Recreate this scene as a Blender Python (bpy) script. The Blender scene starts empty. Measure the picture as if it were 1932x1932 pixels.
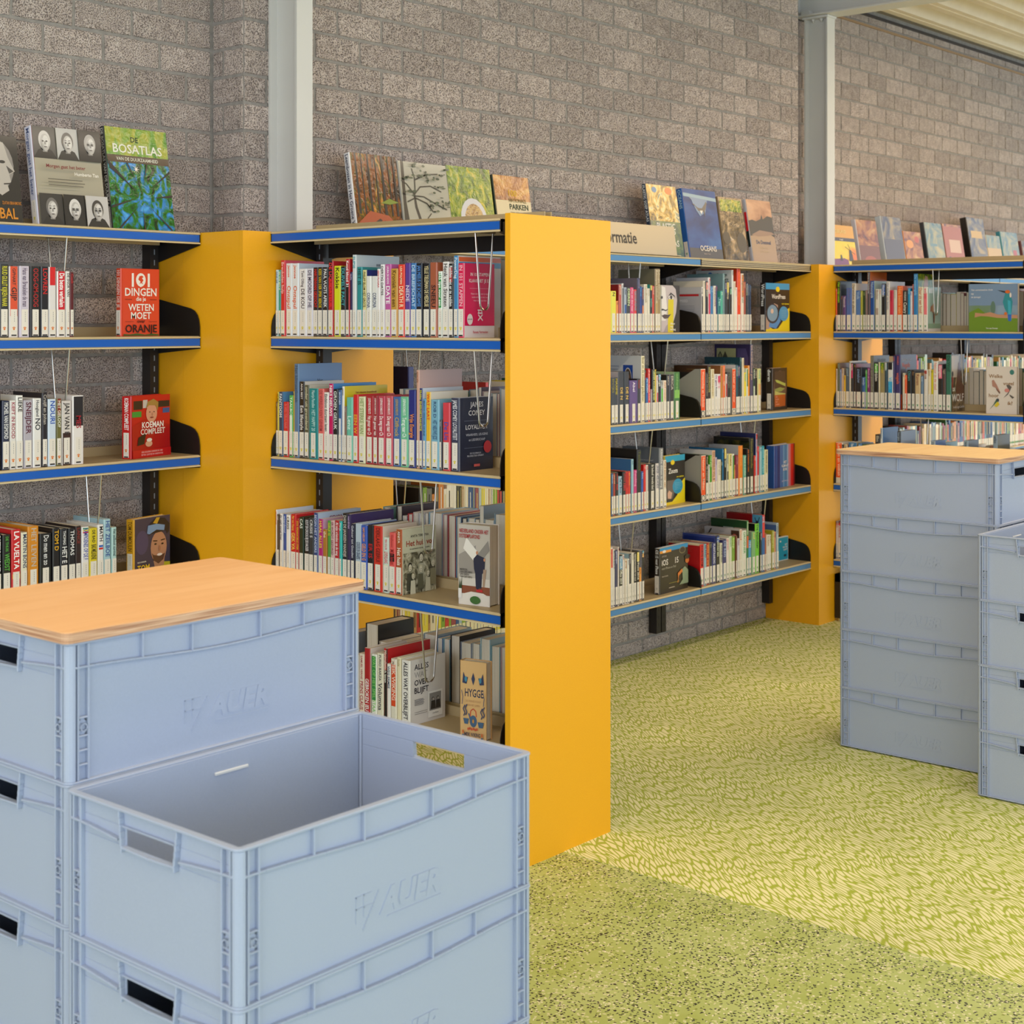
import bpy, bmesh, math, random
from math import sin, cos, radians as rad, pi
from mathutils import Vector, Matrix
random.seed(7)
SC = bpy.context.scene
COL = SC.collection

# ------------------------------------------------------------------ camera
HE = 1.54; TH = rad(40.71); FP = 2850.0; HY = 609.0; CX = 966.0
cam = bpy.data.cameras.new('camera'); camo = bpy.data.objects.new('camera', cam); COL.objects.link(camo)
camo.location = (0, 0, HE); camo.rotation_euler = (rad(90), 0, TH - rad(90))
cam.sensor_width = 36; cam.lens = FP / 1932 * 36; cam.shift_y = -(966 - HY) / 1932
cam.clip_start = .05; cam.dof.use_dof = True; cam.dof.focus_distance = 4.3; cam.dof.aperture_fstop = 9
SC.camera = camo
# ------------------------------------------------------------------ light and exposure
SC.view_settings.view_transform = 'Standard'; SC.view_settings.look = 'None'
SC.view_settings.gamma = 1; SC.view_settings.use_curve_mapping = False
SC.view_settings.exposure = 0.0
w = bpy.data.worlds.new('world'); SC.world = w; w.use_nodes = True
w.node_tree.nodes['Background'].inputs[0].default_value = (.74, .87, 1.0, 1)
w.node_tree.nodes['Background'].inputs[1].default_value = 1.85
def area(name, loc, sx, sy, power, col, rot=(0, 0, 0)):
    l = bpy.data.lights.new(name, 'AREA'); l.shape = 'RECTANGLE'; l.size = sx; l.size_y = sy
    l.energy = power; l.color = col
    o = bpy.data.objects.new(name, l); COL.objects.link(o); o.location = loc; o.rotation_euler = rot
    return o
area('ceiling_lamp_row', (3.6, 1.75, 3.30), 9.5, .12, 90, (1, .84, .66))
area('ceiling_lamp_row', (3.6, -1.2, 3.30), 9.5, .12, 60, (1, .88, .72))
area('ceiling_lamp_row', (9.0, 1.6, 3.30), 3.0, 1.6, 105, (1, .68, .38))
area('window_light', (-.5, -3.4, 1.9), 4.5, 2.2, 88, (.64, .82, 1.0), (rad(90), 0, 0))

area('side_fill_light', (-4.2, .6, 1.9), 6.0, 2.2, 78, (1, .93, .88), (rad(90), 0, rad(-90)))  # unseen fill light, added to brighten the faces turned towards -x

# ------------------------------------------------------------------ helpers
def lin(h):
    h = h.lstrip('#')
    if len(h) == 3: h = ''.join(c * 2 for c in h)
    r = []
    for i in (0, 2, 4):
        c = int(h[i:i + 2], 16) / 255
        r.append(c / 12.92 if c <= .04045 else ((c + .055) / 1.055) ** 2.4)
    return (r[0], r[1], r[2], 1)
MC = {}
def mat(h, rough=.5, metal=0, coat=0, key=None):
    k = key or (h, rough, metal, coat)
    if k in MC: return MC[k]
    m = bpy.data.materials.new('paint_' + h.strip('#')); m.use_nodes = True
    b = m.node_tree.nodes['Principled BSDF']
    b.inputs['Base Color'].default_value = lin(h); b.inputs['Roughness'].default_value = rough
    b.inputs['Metallic'].default_value = metal; b.inputs['Coat Weight'].default_value = coat
    b.inputs['Coat Roughness'].default_value = .12
    MC[k] = m; return m
def foil(h): return mat(h, .42, 0, .35)
def ink(h): return mat(h, .5)
def nodes(name):
    m = bpy.data.materials.new(name); m.use_nodes = True
    nt = m.node_tree; b = nt.nodes['Principled BSDF']
    return m, nt, b, (lambda t, **kw: mk(nt, t, kw))
def mk(nt, t, kw):
    n = nt.nodes.new(t)
    for k, v in kw.items():
        if k[0] == 'i':
            try: key = int(k[1:])
            except ValueError: key = k[1:]
            n.inputs[key].default_value = v
        else: setattr(n, k, v)
    return n
def ramp(nt, stops, interp='LINEAR'):
    n = nt.nodes.new('ShaderNodeValToRGB'); n.color_ramp.interpolation = interp
    e = n.color_ramp.elements
    while len(e) < len(stops): e.new(.5)
    for i, (p, c) in enumerate(stops):
        e[i].position = p; e[i].color = lin(c) if isinstance(c, str) else (c, c, c, 1)
    return n
class MB:
    def __init__(s): s.v = []; s.f = []; s.m = []; s.mats = []
    def mi(s, m):
        if m not in s.mats: s.mats.append(m)
        return s.mats.index(m)
    def face(s, pts, m):
        n = len(s.v); s.v += [tuple(p) for p in pts]; s.f.append(tuple(range(n, n + len(pts)))); s.m.append(s.mi(m))
    def box(s, x0, y0, z0, x1, y1, z1, m, faces=None):
        n = len(s.v)
        s.v += [(x0, y0, z0), (x1, y0, z0), (x1, y1, z0), (x0, y1, z0), (x0, y0, z1), (x1, y0, z1), (x1, y1, z1), (x0, y1, z1)]
        i = s.mi(m)
        for f in ((0, 3, 2, 1), (4, 5, 6, 7), (0, 1, 5, 4), (1, 2, 6, 5), (2, 3, 7, 6), (3, 0, 4, 7)):
            s.f.append(tuple(n + a for a in f)); s.m.append(i)
    def prism(s, poly, a, b, m, axis='z'):
        """poly: list of 2D points (ccw seen along +axis), extruded a..b"""
        def P(p, t):
            return {'z': (p[0], p[1], t), 'x': (t, p[0], p[1]), 'y': (p[0], t, p[1])}[axis]
        n = len(s.v); k = len(poly); i = s.mi(m)
        s.v += [P(p, a) for p in poly] + [P(p, b) for p in poly]
        lo = tuple(range(n, n + k)); hi = tuple(range(n + k, n + 2 * k))
        flip = axis == 'y'
        s.f.append(lo if flip else lo[::-1]); s.f.append(hi[::-1] if flip else hi); s.m += [i, i]
        for j in range(k):
            q = (n + j, n + (j + 1) % k, n + k + (j + 1) % k, n + k + j)
            s.f.append(q[::-1] if flip else q); s.m.append(i)
    def tube(s, pts, r, m, seg=8):
        i = s.mi(m); rings = []
        pts = [Vector(p) for p in pts]
        up = None
        for k, p in enumerate(pts):
            d = (pts[min(k + 1, len(pts) - 1)] - pts[max(k - 1, 0)]).normalized()
            if up is None:
                up = Vector((0, 0, 1)) if abs(d.z) < .9 else Vector((1, 0, 0))
            a = d.cross(up).normalized(); b2 = d.cross(a).normalized(); up = -b2 if False else up
            if a.length < .5: a = Vector((1, 0, 0)); b2 = d.cross(a)
            n = len(s.v); rings.append(n)
            for q in range(seg):
                t = 2 * pi * q / seg; s.v.append(tuple(p + a * (r * cos(t)) + b2 * (r * sin(t))))
        for k in range(len(rings) - 1):
            for q in range(seg):
                s.f.append((rings[k] + q, rings[k] + (q + 1) % seg, rings[k + 1] + (q + 1) % seg, rings[k + 1] + q)); s.m.append(i)
        s.f.append(tuple(rings[0] + q for q in range(seg))[::-1]); s.m.append(i)
        s.f.append(tuple(rings[-1] + q for q in range(seg))); s.m.append(i)
    def mesh(s, name, recalc=False):
        me = bpy.data.meshes.new(name); me.from_pydata(s.v, [], s.f)
        for m in s.mats: me.materials.append(m)
        me.polygons.foreach_set('material_index', s.m)
        if recalc:
            bm = bmesh.new(); bm.from_mesh(me); bmesh.ops.recalc_face_normals(bm, faces=bm.faces); bm.to_mesh(me); bm.free()
        me.update(); return me
    def obj(s, name, parent=None, recalc=False):
        return link(name, s.mesh(name, recalc), parent)
def link(name, me, parent=None):
    o = bpy.data.objects.new(name, me); COL.objects.link(o)
    if parent: o.parent = parent
    return o
def thing(name, label, cat, loc=(0, 0, 0), rz=0, group=None, rot=None):
    o = bpy.data.objects.new(name, None); COL.objects.link(o); o.empty_display_size = .05
    o.location = loc; o.rotation_euler = rot or (0, 0, rz); tag(o, label, cat, group); return o
def tag(o, label, cat, group=None):
    o['label'] = label; o['category'] = cat
    if group: o['group'] = group
    return o
def copy_tree(o, parent=None):
    c = o.copy(); COL.objects.link(c)
    if parent: c.parent = parent
    for ch in o.children: copy_tree(ch, c)
    return c
# ---- text meshes (built-in font)
TC = {}; AREA = {}
def textmesh(s):
    """returns verts (x,y), faces normalised to height 1 (cap height), with width"""
    if s in TC: return TC[s]
    cu = bpy.data.curves.new('t', 'FONT'); cu.body = s; cu.resolution_u = 2; cu.size = 1; cu.offset = .017
    ob = bpy.data.objects.new('t', cu); me = ob.to_mesh()
    vs = [(v.co.x, v.co.y) for v in me.vertices]; fs = [tuple(p.vertices) for p in me.polygons]
    ob.to_mesh_clear(); bpy.data.objects.remove(ob); bpy.data.curves.remove(cu)
    if vs:
        x0 = min(v[0] for v in vs); x1 = max(v[0] for v in vs); y0 = min(v[1] for v in vs); y1 = max(v[1] for v in vs)
        y0 = min(y0, 0); hh = max(y1, .6)
        vs = [((x - x0) / hh, y / hh) for x, y in vs]; wd = (x1 - x0) / hh
    else: wd = 0
    TC[s] = (vs, fs, wd); return TC[s]
def addtext(mb, s, o, ux, uy, h, maxw, m, align='c', stretch=False):
    vs, fs, wd = textmesh(s)
    if not vs: return
    sx = h
    if wd * h > maxw or stretch: sx = maxw / wd
    off = {'c': -wd * sx / 2, 'l': 0, 'r': -wd * sx}[align]
    o = Vector(o); ux = Vector(ux); uy = Vector(uy); n = len(mb.v); i = mb.mi(m)
    mb.v += [tuple(o + ux * (off + x * sx) + uy * (y * h)) for x, y in vs]
    for f in fs: mb.f.append(tuple(n + a for a in f)); mb.m.append(i)
# ---- picture maths: pixel (of the 1932 frame) -> point on a vertical plane standing in the room
FW = (cos(TH), sin(TH)); RT = (sin(TH), -cos(TH))
def rayxy(u):
    a = (u - CX) / FP; return (FW[0] + a * RT[0], FW[1] + a * RT[1])
def onplane(u, P0, e):
    """intersection of the view direction with the line P0 + s*e (plan view): s, depth"""
    r = rayxy(u); det = r[0] * (-e[1]) - r[1] * (-e[0])
    d = (P0[0] * (-e[1]) - P0[1] * (-e[0])) / det
    s = (r[0] * P0[1] - r[1] * P0[0]) / det * -1
    s = ((r[0] * d - P0[0]) * e[0] + (r[1] * d - P0[1]) * e[1])
    return s, d
def zat(v, d): return HE + (HY - v) / FP * d

# ------------------------------------------------------------------ materials
def m_brick():
    m, nt, b, N = nodes('concrete_brick'); L = nt.links.new
    tc = N('ShaderNodeTexCoord'); oi = N('ShaderNodeObjectInfo'); geo = N('ShaderNodeNewGeometry')
    n1 = N('ShaderNodeTexNoise', iScale=28, iDetail=5, iRoughness=.6); n2 = N('ShaderNodeTexNoise', iScale=240, iDetail=2)
    vo = N('ShaderNodeTexVoronoi', iScale=150)
    n0 = N('ShaderNodeTexNoise', iScale=3.1, iDetail=1)
    for n in (n0, n1, n2, vo): L(geo.outputs['Position'], n.inputs['Vector'])
    mp = N('ShaderNodeMapping', iScale=(1, 1, .45)); L(geo.outputs['Position'], mp.inputs[0]); L(mp.outputs[0], vo.inputs['Vector'])
    r = ramp(nt, [(.3, '#afa29c'), (.5, '#c1b2ab'), (.72, '#d0c3bc')]); L(n1.outputs[0], r.inputs[0])
    fl = ramp(nt, [(.33, 0.0), (.50, 1.0)]); L(n2.outputs[0], fl.inputs[0])
    mx = N('ShaderNodeMix', data_type='RGBA'); L(fl.outputs[0], mx.inputs[0])
    mx.inputs[6].default_value = lin('#7a6e6a'); L(r.outputs[0], mx.inputs[7])
    hs = N('ShaderNodeHueSaturation'); L(mx.outputs[2], hs.inputs['Color'])
    ma = N('ShaderNodeMapRange', i3=.84, i4=1.12); L(oi.outputs['Random'], ma.inputs[0]); L(ma.outputs[0], hs.inputs['Value'])
    L(hs.outputs[0], b.inputs['Base Color']); b.inputs['Roughness'].default_value = .95
    bu = N('ShaderNodeBump', iStrength=.9, iDistance=.004); ad = N('ShaderNodeMath', operation='ADD')
    L(n1.outputs[0], ad.inputs[0]); L(fl.outputs[0], ad.inputs[1]); L(ad.outputs[0], bu.inputs['Height']); L(bu.outputs[0], b.inputs['Normal'])
    return m
def m_simple_noise(name, c0, c1, scale, bump=.2, rough=.9, dist=.002):
    m, nt, b, N = nodes(name); L = nt.links.new
    geo = N('ShaderNodeNewGeometry'); n = N('ShaderNodeTexNoise', iScale=scale, iDetail=5); L(geo.outputs['Position'], n.inputs['Vector'])
    r = ramp(nt, [(.35, c0), (.65, c1)]); L(n.outputs[0], r.inputs[0]); L(r.outputs[0], b.inputs['Base Color'])
    bu = N('ShaderNodeBump', iStrength=bump, iDistance=dist); L(n.outputs[0], bu.inputs['Height']); L(bu.outputs[0], b.inputs['Normal'])
    b.inputs['Roughness'].default_value = rough; return m
def m_carpet():
    m, nt, b, N = nodes('veined_green_carpet'); L = nt.links.new
    geo = N('ShaderNodeNewGeometry')
    wn = N('ShaderNodeTexNoise', iScale=4.5, iDetail=1); L(geo.outputs['Position'], wn.inputs['Vector'])
    sub = N('ShaderNodeVectorMath', operation='SUBTRACT'); L(wn.outputs['Color'], sub.inputs[0]); sub.inputs[1].default_value = (.5, .5, .5)
    sc = N('ShaderNodeVectorMath', operation='SCALE'); sc.inputs['Scale'].default_value = .085; L(sub.outputs[0], sc.inputs[0])
    ad = N('ShaderNodeVectorMath', operation='ADD'); L(geo.outputs['Position'], ad.inputs[0]); L(sc.outputs[0], ad.inputs[1])
    vr = N('ShaderNodeVectorRotate', rotation_type='Z_AXIS', iAngle=rad(33)); L(ad.outputs[0], vr.inputs['Vector'])
    rot = N('ShaderNodeMapping', iScale=(90, 14.5, 1)); L(vr.outputs[0], rot.inputs[0])
    vo = N('ShaderNodeTexVoronoi', feature='DISTANCE_TO_EDGE', voronoi_dimensions='2D', iScale=1.0); L(rot.outputs[0], vo.inputs['Vector'])
    r = ramp(nt, [(.08, '#a9b43c'), (.20, '#ece6b4')]); L(vo.outputs[0], r.inputs[0])
    n2 = N('ShaderNodeTexNoise', iScale=1.3, iDetail=3); L(geo.outputs['Position'], n2.inputs['Vector'])
    n3 = N('ShaderNodeTexNoise', iScale=420, iDetail=1); L(geo.outputs['Position'], n3.inputs['Vector'])
    hs = N('ShaderNodeHueSaturation'); L(r.outputs[0], hs.inputs['Color'])
    ma = N('ShaderNodeMapRange', i1=.3, i2=.7, i3=.88, i4=1.1); L(n2.outputs[0], ma.inputs[0]); L(ma.outputs[0], hs.inputs['Value'])
    L(hs.outputs[0], b.inputs['Base Color']); b.inputs['Roughness'].default_value = .95
    bu = N('ShaderNodeBump', iStrength=.5, iDistance=.003); L(vo.outputs[0], bu.inputs['Height'])
    b2 = N('ShaderNodeBump', iStrength=.3, iDistance=.002); L(n3.outputs[0], b2.inputs['Height']); L(bu.outputs[0], b2.inputs['Normal'])
    L(b2.outputs[0], b.inputs['Normal']); return m
def m_vinyl():
    m, nt, b, N = nodes('speckled_green_vinyl'); L = nt.links.new
    geo = N('ShaderNodeNewGeometry'); P = geo.outputs['Position']
    wn = N('ShaderNodeTexNoise', iScale=130, iDetail=1); L(P, wn.inputs['Vector'])
    sc = N('ShaderNodeVectorMath', operation='SCALE'); sc.inputs['Scale'].default_value = .012; L(wn.outputs['Color'], sc.inputs[0])
    ad = N('ShaderNodeVectorMath', operation='ADD'); L(P, ad.inputs[0]); L(sc.outputs[0], ad.inputs[1])
    base = None
    bn = N('ShaderNodeTexNoise', iScale=5, iDetail=4); L(P, bn.inputs['Vector'])
    r = ramp(nt, [(.35, '#abb662'), (.65, '#bac47c')]); L(bn.outputs[0], r.inputs[0]); cur = r.outputs[0]
    for scale, thr, keep, colr, seed in ((95, .38, .16, '#d6d3a4', 3), (110, .31, .34, '#2a2824', 11), (90, .24, .10, '#8c9640', 23), (120, .32, .10, '#ece4c8', 31)):
        mp = N('ShaderNodeMapping', iLocation=(seed, seed * 2.3, 0)); L(ad.outputs[0], mp.inputs[0])
        v = N('ShaderNodeTexVoronoi', voronoi_dimensions='2D', iScale=scale); L(mp.outputs[0], v.inputs['Vector'])
        cl = N('ShaderNodeTexNoise', iScale=7, iDetail=2); L(mp.outputs[0], cl.inputs['Vector'])
        thv = N('ShaderNodeMapRange', i1=.35, i2=.65, i3=keep * .4, i4=keep * 2.0); L(cl.outputs[0], thv.inputs[0])
        sep = N('ShaderNodeSeparateColor'); L(v.outputs['Color'], sep.inputs[0])
        lt = N('ShaderNodeMath', operation='LESS_THAN'); L(sep.outputs[0], lt.inputs[0]); L(thv.outputs[0], lt.inputs[1])
        l2 = N('ShaderNodeMath', operation='LESS_THAN', i1=thr); L(v.outputs['Distance'], l2.inputs[0])
        mu = N('ShaderNodeMath', operation='MULTIPLY'); L(lt.outputs[0], mu.inputs[0]); L(l2.outputs[0], mu.inputs[1])
        mx = N('ShaderNodeMix', data_type='RGBA'); L(mu.outputs[0], mx.inputs[0]); L(cur, mx.inputs[6]); mx.inputs[7].default_value = lin(colr); cur = mx.outputs[2]
    L(cur, b.inputs['Base Color']); b.inputs['Roughness'].default_value = .5; return m
def m_plyface(c0, c1, name):
    m, nt, b, N = nodes(name); L = nt.links.new
    tc = N('ShaderNodeTexCoord'); mp = N('ShaderNodeMapping', iScale=(1.4, 9, 1)); L(tc.outputs['Object'], mp.inputs[0])
    n = N('ShaderNodeTexNoise', iScale=2.2, iDetail=6, iDistortion=.8); L(mp.outputs[0], n.inputs['Vector'])
    r = ramp(nt, [(.3, c0), (.62, c1)]); L(n.outputs[0], r.inputs[0]); L(r.outputs[0], b.inputs['Base Color']); b.inputs['Roughness'].default_value = .55
    return m
def m_plyedge():
    m, nt, b, N = nodes('plywood_edge'); L = nt.links.new
    tc = N('ShaderNodeTexCoord'); mp = N('ShaderNodeMapping', iScale=(6, 6, 420)); L(tc.outputs['Object'], mp.inputs[0])
    n = N('ShaderNodeTexNoise', iScale=1.0, iDetail=3); L(mp.outputs[0], n.inputs['Vector'])
    r = ramp(nt, [(.38, '#a5765a'), (.5, '#c79c7c'), (.62, '#dcb899')]); L(n.outputs[0], r.inputs[0]); L(r.outputs[0], b.inputs['Base Color']); b.inputs['Roughness'].default_value = .8
    return m
def m_pages():
    m, nt, b, N = nodes('page_edges'); L = nt.links.new
    tc = N('ShaderNodeTexCoord'); mp = N('ShaderNodeMapping', iScale=(1100, 3, 3)); L(tc.outputs['Object'], mp.inputs[0])
    n = N('ShaderNodeTexNoise', iScale=1, iDetail=1); L(mp.outputs[0], n.inputs['Vector'])
    r = ramp(nt, [(.3, '#cdbfa8'), (.55, '#efe6d6')]); L(n.outputs[0], r.inputs[0]); L(r.outputs[0], b.inputs['Base Color']); b.inputs['Roughness'].default_value = .9
    return m
def m_photo(name, cols, scale=(10, 10, 10), detail=6, dist=.6, rough=.18, crinkle=0.0, seed=0):
    m, nt, b, N = nodes(name); L = nt.links.new
    tc = N('ShaderNodeTexCoord'); mp = N('ShaderNodeMapping', iScale=scale, iLocation=(seed, seed, seed)); L(tc.outputs['Object'], mp.inputs[0])
    n = N('ShaderNodeTexNoise', iScale=1, iDetail=detail, iDistortion=dist); L(mp.outputs[0], n.inputs['Vector'])
    k = len(cols); r = ramp(nt, [(.32 + .36 * i / (k - 1), c) for i, c in enumerate(cols)]); L(n.outputs[0], r.inputs[0])
    L(r.outputs[0], b.inputs['Base Color']); b.inputs['Roughness'].default_value = rough
    if crinkle:
        n2 = N('ShaderNodeTexNoise', iScale=38, iDetail=2, iDistortion=1.5); L(tc.outputs['Object'], n2.inputs['Vector'])
        bu = N('ShaderNodeBump', iStrength=crinkle, iDistance=.003); L(n2.outputs[0], bu.inputs['Height']); L(bu.outputs[0], b.inputs['Normal'])
    return m
BRICK = m_brick(); MORTAR = m_simple_noise('grey_mortar', '#8d8884', '#9c9792', 45, .4, .95)
CARPET = m_carpet(); VINYL = m_vinyl()
YEL = m_simple_noise('yellow_lacquer', '#f1ab0e', '#f4b016', 300, .05, .42, .0004)
STEELW = m_simple_noise('white_painted_steel', '#cfcecb', '#d3d2cf', 3, .0, .45)
CEIL = m_simple_noise('cream_roof_sheet', '#dccdb2', '#e2d4ba', 8, .02, .5)
TAN = mat('#b7a27b', .45); TANL = mat('#d9c59c', .4); BLUE = mat('#0a5cc0', .4); BLUEC = mat('#4a86c0', .42); DARKT = mat('#3a2f22', .5)
BLK = mat('#16110f', .45); BLK2 = mat('#241e1c', .4); CHR = mat('#c4c0ba', .28, 1); SLOT = mat('#8f95a0', .5)
PAGES = m_pages(); CRATE = m_simple_noise('grey_polypropylene', '#a1abc2', '#a5afc6', 500, .03, .42, .0003); CRATED = mat('#3a3f48', .5)
SIGN = mat('#b3a68e', .35, .3)

# ------------------------------------------------------------------ structure
YW, YR, XS = 4.139, 4.312, 3.376          # main wall plane, recessed wall plane, corner
XE = 7.18
CP, BL, MJ = .0975, .2265, .0115          # course pitch, brick module, joint
FX0, FX1, FY0 = -3.0, 13.0, -6.0
mb = MB(); mb.box(FX0, FY0, -.05, 3.432, YR + .2, 0, VINYL); o = mb.obj('floor'); o['kind'] = 'structure'
mb = MB(); mb.box(3.432, FY0, -.05, FX1, YR + .2, .0015, CARPET); o = mb.obj('floor_carpet'); o['kind'] = 'structure'; o.name = 'floor'
# mortar bodies of the walls
def wall(name, boxes):
    mb = MB()
    for b_ in boxes: mb.box(*b_, MORTAR)
    o = mb.obj(name); o['kind'] = 'structure'; return o
PR = .0045
wl = wall('wall_left', [(FX0, YR + PR, 0, XS + .01, YR + .2, 3.43)])
wc = wall('wall_back', [(XS + PR, YW + PR, 0, XE, YR + .2, 3.43)])
wr = wall('wall_right', [(XE, YR + PR, 0, FX1, YR + .2, 3.43)])
def brickmesh(w_, h_, k):
    """irregular split-faced brick, front towards -y, origin at lower left of face plane"""
    rnd = random.Random(k); g = MJ / 2; j = lambda a=.0018: rnd.uniform(-a, a)
    pts = []
    for i in range(5): pts.append((g + (w_ - 2 * g) * i / 4 + j(), g + j()))
    pts.append((w_ - g + j(), h_ / 2 + j()))
    for i in range(5): pts.append((w_ - g - (w_ - 2 * g) * i / 4 + j(), h_ - g + j()))
    pts.append((g + j(), h_ / 2 + j()))
    mb = MB(); n = len(pts); i = mb.mi(BRICK); c = (w_ / 2, h_ / 2)
    f = [(c[0] + (x - c[0]) * (1 - .0028 / w_ * 2), 0.0 + rnd.uniform(-.0008, .0008), c[1] + (z - c[1]) * (1 - .0028 / h_ * 2)) for x, z in pts]
    mb.v = f + [(x, .0022, z) for x, z in pts] + [(x, .012, z) for x, z in pts]
    mb.f.append(tuple(range(n))); mb.m.append(i)
    for a in (0, n):
        for q in range(n):
            mb.f.append((a + q, a + n + q, a + n + (q + 1) % n, a + (q + 1) % n)); mb.m.append(i)
    return mb.mesh('brick')
VAR = [brickmesh(BL, CP, k) for k in range(8)]
def lay(parent, x0, x1, y, zj, xj, zmin, zmax, score, side=None):
    """running bond on a plane facing -y; zj: a bed joint height, xj: a head joint of the course above zj"""
    items = []; k0 = math.floor((zmin - zj) / CP); k = k0
    while zj + k * CP < zmax:
        z0 = zj + k * CP; off = xj + (BL / 2 if k % 2 else 0); n = math.floor((x0 - off) / BL)
        while off + n * BL < x1 - .02:
            a = max(off + n * BL, x0); b_ = min(off + (n + 1) * BL, x1)
            za = max(z0, 0); zb = min(z0 + CP, zmax)
            if b_ - a > .03 and zb - za > .03: items.append((a, b_, za, zb))
            n += 1
        k += 1
    items.sort(key=lambda t: -score((t[0] + t[1]) / 2, (t[2] + t[3]) / 2))
    rest = MB()
    for i, (a, b_, za, zb) in enumerate(items):
        full = abs(b_ - a - BL) < 1e-4 and abs(zb - za - CP) < 1e-4
        if i < 298:
            me = random.choice(VAR) if full else brickmesh(b_ - a, zb - za, i)
            o = link('brick', me, parent); o.location = (a, y, za)
        else:
            me = random.choice(VAR) if full else brickmesh(b_ - a, zb - za, i)
            n = len(rest.v); mi = rest.mi(BRICK)
            rest.v += [(v.co.x + a, v.co.y + y, v.co.z + za) for v in me.vertices]
            for p in me.polygons: rest.f.append(tuple(n + q for q in p.vertices)); rest.m.append(mi)
    if rest.v:
        o = rest.obj('remaining_bricks', parent); o['kind'] = 'stuff'
def vis(x, z):
    s = 5 - .02 * x - .05 * abs(z - 2.4)
    if z < 1.8: s -= 3
    if z < .28: s += 2.5
    return s
lay(wl, 1.6, XS - .002, YR, 2.506, 2.926 + BL / 2, 0, 3.41, vis)
lay(wc, XS + .002, XE, YW, 2.504, 4.161, 0, 3.41, vis)
lay(wr, XE + .06, 11.2, YR, 3.246, 8.196, 0, 3.41, lambda x, z: vis(x, z))
# return of the wall at the corner (faces -x): bricks turned round the corner
k = 0
mbm = []
for c in range(-27, 10):
    z0 = 2.504 + c * CP
    if z0 < -.05 or z0 + CP > 3.42: continue
    segs = [(YW + .001, YW + .113, 0), (YW + .113, YR, 1)] if c % 2 else [(YW + .001, YR, 0)]
    for a, b_, q in segs:
        me = brickmesh(b_ - a, min(CP, 3.41 - z0), 900 + c * 3 + q)
        o = link('brick', me, wc); o.rotation_euler = (0, 0, rad(-90)); o.location = (XS, b_, max(z0, 0))
# ceiling: trapezoidal roof sheet, ridges along x
ZC = 3.42
mb = MB(); y = YR + .2; prof = []
while y > FY0:
    prof += [(y, ZC), (y - .10, ZC), (y - .125, ZC + .085), (y - .235, ZC + .085)]; y -= .26
i = mb.mi(CEIL)
for a, b_ in zip(prof, prof[1:]):
    mb.face([(FX0, a[0], a[1]), (FX1, a[0], a[1]), (FX1, b_[0], b_[1]), (FX0, b_[0], b_[1])], CEIL)
mb.box(FX0, FY0, ZC + .09, FX1, YR + .2, ZC + .12, CEIL)
# small stiffening grooves on the lower flanges
y = YR + .2
while y > FY0:
    mb.box(FX0, y - .056, ZC - .004, FX1, y - .044, ZC, CEIL); y -= .26
o = mb.obj('ceiling'); o['kind'] = 'structure'
mb = MB(); mb.box(FX0, YR - .012, 3.385, FX1, YR + .002, 3.40, BLK2); o = mb.obj('trim_1'); o['kind'] = 'structure'
mb = MB(); mb.box(7.6, YR - .010, 3.322, FX1, YR + .002, 3.334, mat('#9b7d5a', .6)); o = mb.obj('trim_2'); o['kind'] = 'structure'
# steel columns
def column(x0, x1, y0, y1, z1, label, bolts=False):
    t = thing('steel_column', label, 'column', (x0, y0, 0)); W_ = x1 - x0; D_ = y1 - y0
    mb = MB(); mb.box(0, 0, 0, W_, .009, z1, STEELW); mb.obj('flange', t)
    mb = MB(); mb.box(0, D_ - .009, 0, W_, D_, z1, STEELW); mb.obj('flange', t)
    mb = MB(); mb.box(W_ / 2 - .004, .009, 0, W_ / 2 + .004, D_ - .009, z1, STEELW)
    mb.obj('web', t)
    if bolts:
        mb = MB(); mb.box(-.008, -.006, z1 - .012, W_ + .008, D_ + .006, z1, STEELW); mb.obj('cap_plate', t)
        for yy in (.05, D_ - .045):
            mb = MB(); mb.prism([(.022 + .011 * cos(a * pi / 3), yy + .011 * sin(a * pi / 3)) for a in range(6)], z1 - .022, z1 - .012, STEELW)
            mb.prism([(.022 + .006 * cos(a * pi / 4), yy + .006 * sin(a * pi / 4)) for a in range(8)], z1 - .03, z1 - .022, STEELW); mb.obj('bolt', t)
column(3.487, 3.560, 3.986, YW - .002, 3.41, 'white steel I-section column rising beside the brick corner, behind left yellow casing')
column(7.440, 7.523, 4.110, 4.255, 3.238, 'bolted white steel column under the ceiling beam, behind right yellow casing', True)
t = thing('steel_beam', 'pale grey steel ceiling beam running over the bolted column', 'beam', (7.41, YR, 3.24))
for nm, bx in (('bottom_flange', (0, -9, 0, .14, 0, .009)), ('top_flange', (0, -9, .162, .14, 0, .171)), ('web', (.066, -9, .009, .074, 0, .162)), ('end_plate', (-.02, -.012, .0, .16, 0, .16))):
    mb = MB(); mb.box(*bx, STEELW); mb.obj(nm, t)
mb = MB(); mb.prism([(.01, -.10), (.05, -.10), (.05, -.05), (.03, -.035), (.01, -.05)], .009, .03, STEELW); mb.obj('clamp', t)

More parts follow.
